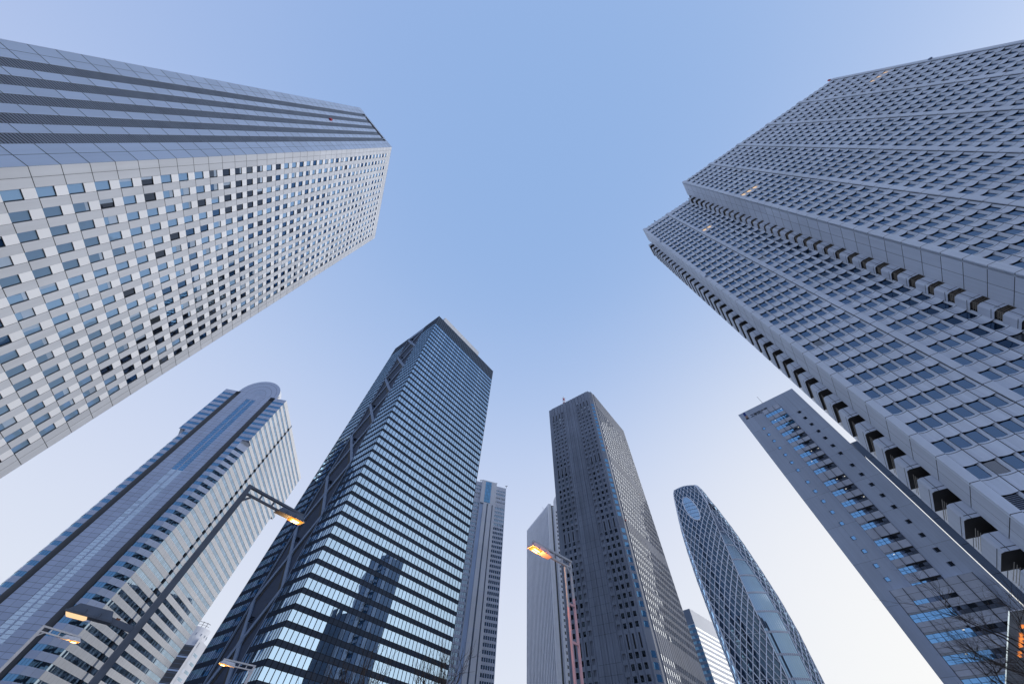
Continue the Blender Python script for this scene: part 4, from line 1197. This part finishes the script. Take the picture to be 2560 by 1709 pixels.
# ================================================================ entrance canopy at the right edge
def canopy():
    c = (36.5, 25.8); h = 12.0
    T = thing('entrance_canopy', 'glass soffit entrance canopy at lower right edge with painted orange reflections beneath', 'canopy', *c)
    f = Fr(c, 48.8); b = MB()           # u runs away from the viewer, outward = right of it
    U0, U1, D1 = 0.0, 26.0, 30.0
    for i in range(13):
        for j in range(15): 
            b.q([f.P(2 * i + .04, 2 * j + .04, h), f.P(2 * i + 1.96, 2 * j + .04, h), f.P(2 * i + 1.96, 2 * j + 1.96, h), f.P(2 * i + .04, 2 * j + 1.96, h)], 'soffit_glass')
    f.box(b, U0, U1, h + .01, h + .05, 0, D1, 'slate_frame'); b.build('roof', T)
    b = MB(); f.box(b, -.04, U1, h - .01, h + .035, -.06, -.015, 'edge_light'); b.build('fascia', T)
    b = MB(); f.box(b, -.05, -.005, h - .01, h + .04, 0, D1, 'white_tile'); b.build('front_fascia', T)
    b = MB(); rd = random.Random(3)
    for i in range(9):
        for j in range(12):
            if rd.random() < .75: b.q([f.P(3.2 + i * .95, .6 + j * .42, h - .03), f.P(3.8 + i * .95 + rd.random() * .4, .65 + j * .42, h - .03), f.P(3.8 + i * .95, .9 + j * .42, h - .03), f.P(3.2 + i * .95, .8 + j * .42, h - .03)], 'soffit_reflection')
    b.build('glow_reflection', T)  # orange streaks imitate lights reflected in the soffit
    for u, d in ((3, 2), (23, 2), (3, 28), (23, 28)):
        b = MB(); x = f.P(u, d, 0); b.tube([x, (x[0], x[1], h)], .45, 'white_tile', 12); b.build('column', T)
canopy()

# ================================================================ ground
b = MB(); S_ = 3000; b.q([(-S_, -S_, 0), (S_, -S_, 0), (S_, S_, 0), (-S_, S_, 0)], 'asphalt'); b.build('ground', kind='structure')
def strip(o, deg, L, w0, w1, z, m, mb):
    f = Fr(o, deg); mb.q([f.P(-L, w0, z), f.P(L, w0, z), f.P(L, w1, z), f.P(-L, w1, z)], m)
b = MB(); f = Fr((0, 0), 48.7)
def slab(u0, u1, d0, d1): f.box(b, u0, u1, .0, .12, d0, d1, 'paving')
slab(-60, 34, -22, 30); slab(54, 300, -22, 60); slab(54, 300, -140, -44); slab(-60, 34, -140, -44); b.build('pavement', kind='structure')
b = MB()
for u0, u1, d0, d1 in ((-60, 34, -22.3, -22.01), (34.01, 34.3, -22.3, 30), (53.7, 53.99, -22.3, 60), (54, 300, -22.3, -22.01), (54, 300, -43.99, -43.7), (-60, 34, -43.99, -43.7)): f.box(b, u0, u1, 0, .15, d0, d1, 'kerb_stone')
b.build('kerb', kind='structure')
b = MB()
for i in range(-10, 60):
    u = i * 6
    if 30 < u < 58: continue
    b.q([f.P(u, -33.1, .004), f.P(u + 3, -33.1, .004), f.P(u + 3, -32.95, .004), f.P(u, -32.95, .004)], 'road_paint')
for i in range(9): b.q([f.P(26, -42 + i * 2.2, .004), f.P(30, -42 + i * 2.2, .004), f.P(30, -41 + i * 2.2, .004), f.P(26, -41 + i * 2.2, .004)], 'road_paint') if False else None
for i in range(9): b.q([f.P(36.5, -20 + i * 1.0 * 2, .004), f.P(51.5, -20 + i * 2, .004), f.P(51.5, -19.2 + i * 2, .004), f.P(36.5, -19.2 + i * 2, .004)], 'road_paint')
b.build('road_marking', kind='structure')

# ================================================================ dark block north of the banded tower, seen mirrored in its long side
def north_block():
    T = thing('office_block', 'dark office block beyond the banded tower, mirrored in the lower panes of its long side', 'office building', -160, 335)
    f = Fr((-172, 330), -8); w = MB(); f.q(w, 0, 44, 0, 96, 0, 'brown_concrete'); win = Wins()
    z = 6
    while z < 92:
        win.add([f.Q(1 + 2.1 * i, 2.8 + 2.1 * i, z, z + 2.3, .05) for i in range(20)], 'dark_glass'); z += 3.9
    w.build('wall', T); win.flush(T, 'window_band')
    body(T, [f.xy(.1, -.1), f.xy(43.9, -.1), f.xy(43.9, -30), f.xy(.1, -30)], 0, 95.9, 'brown_concrete')
north_block()
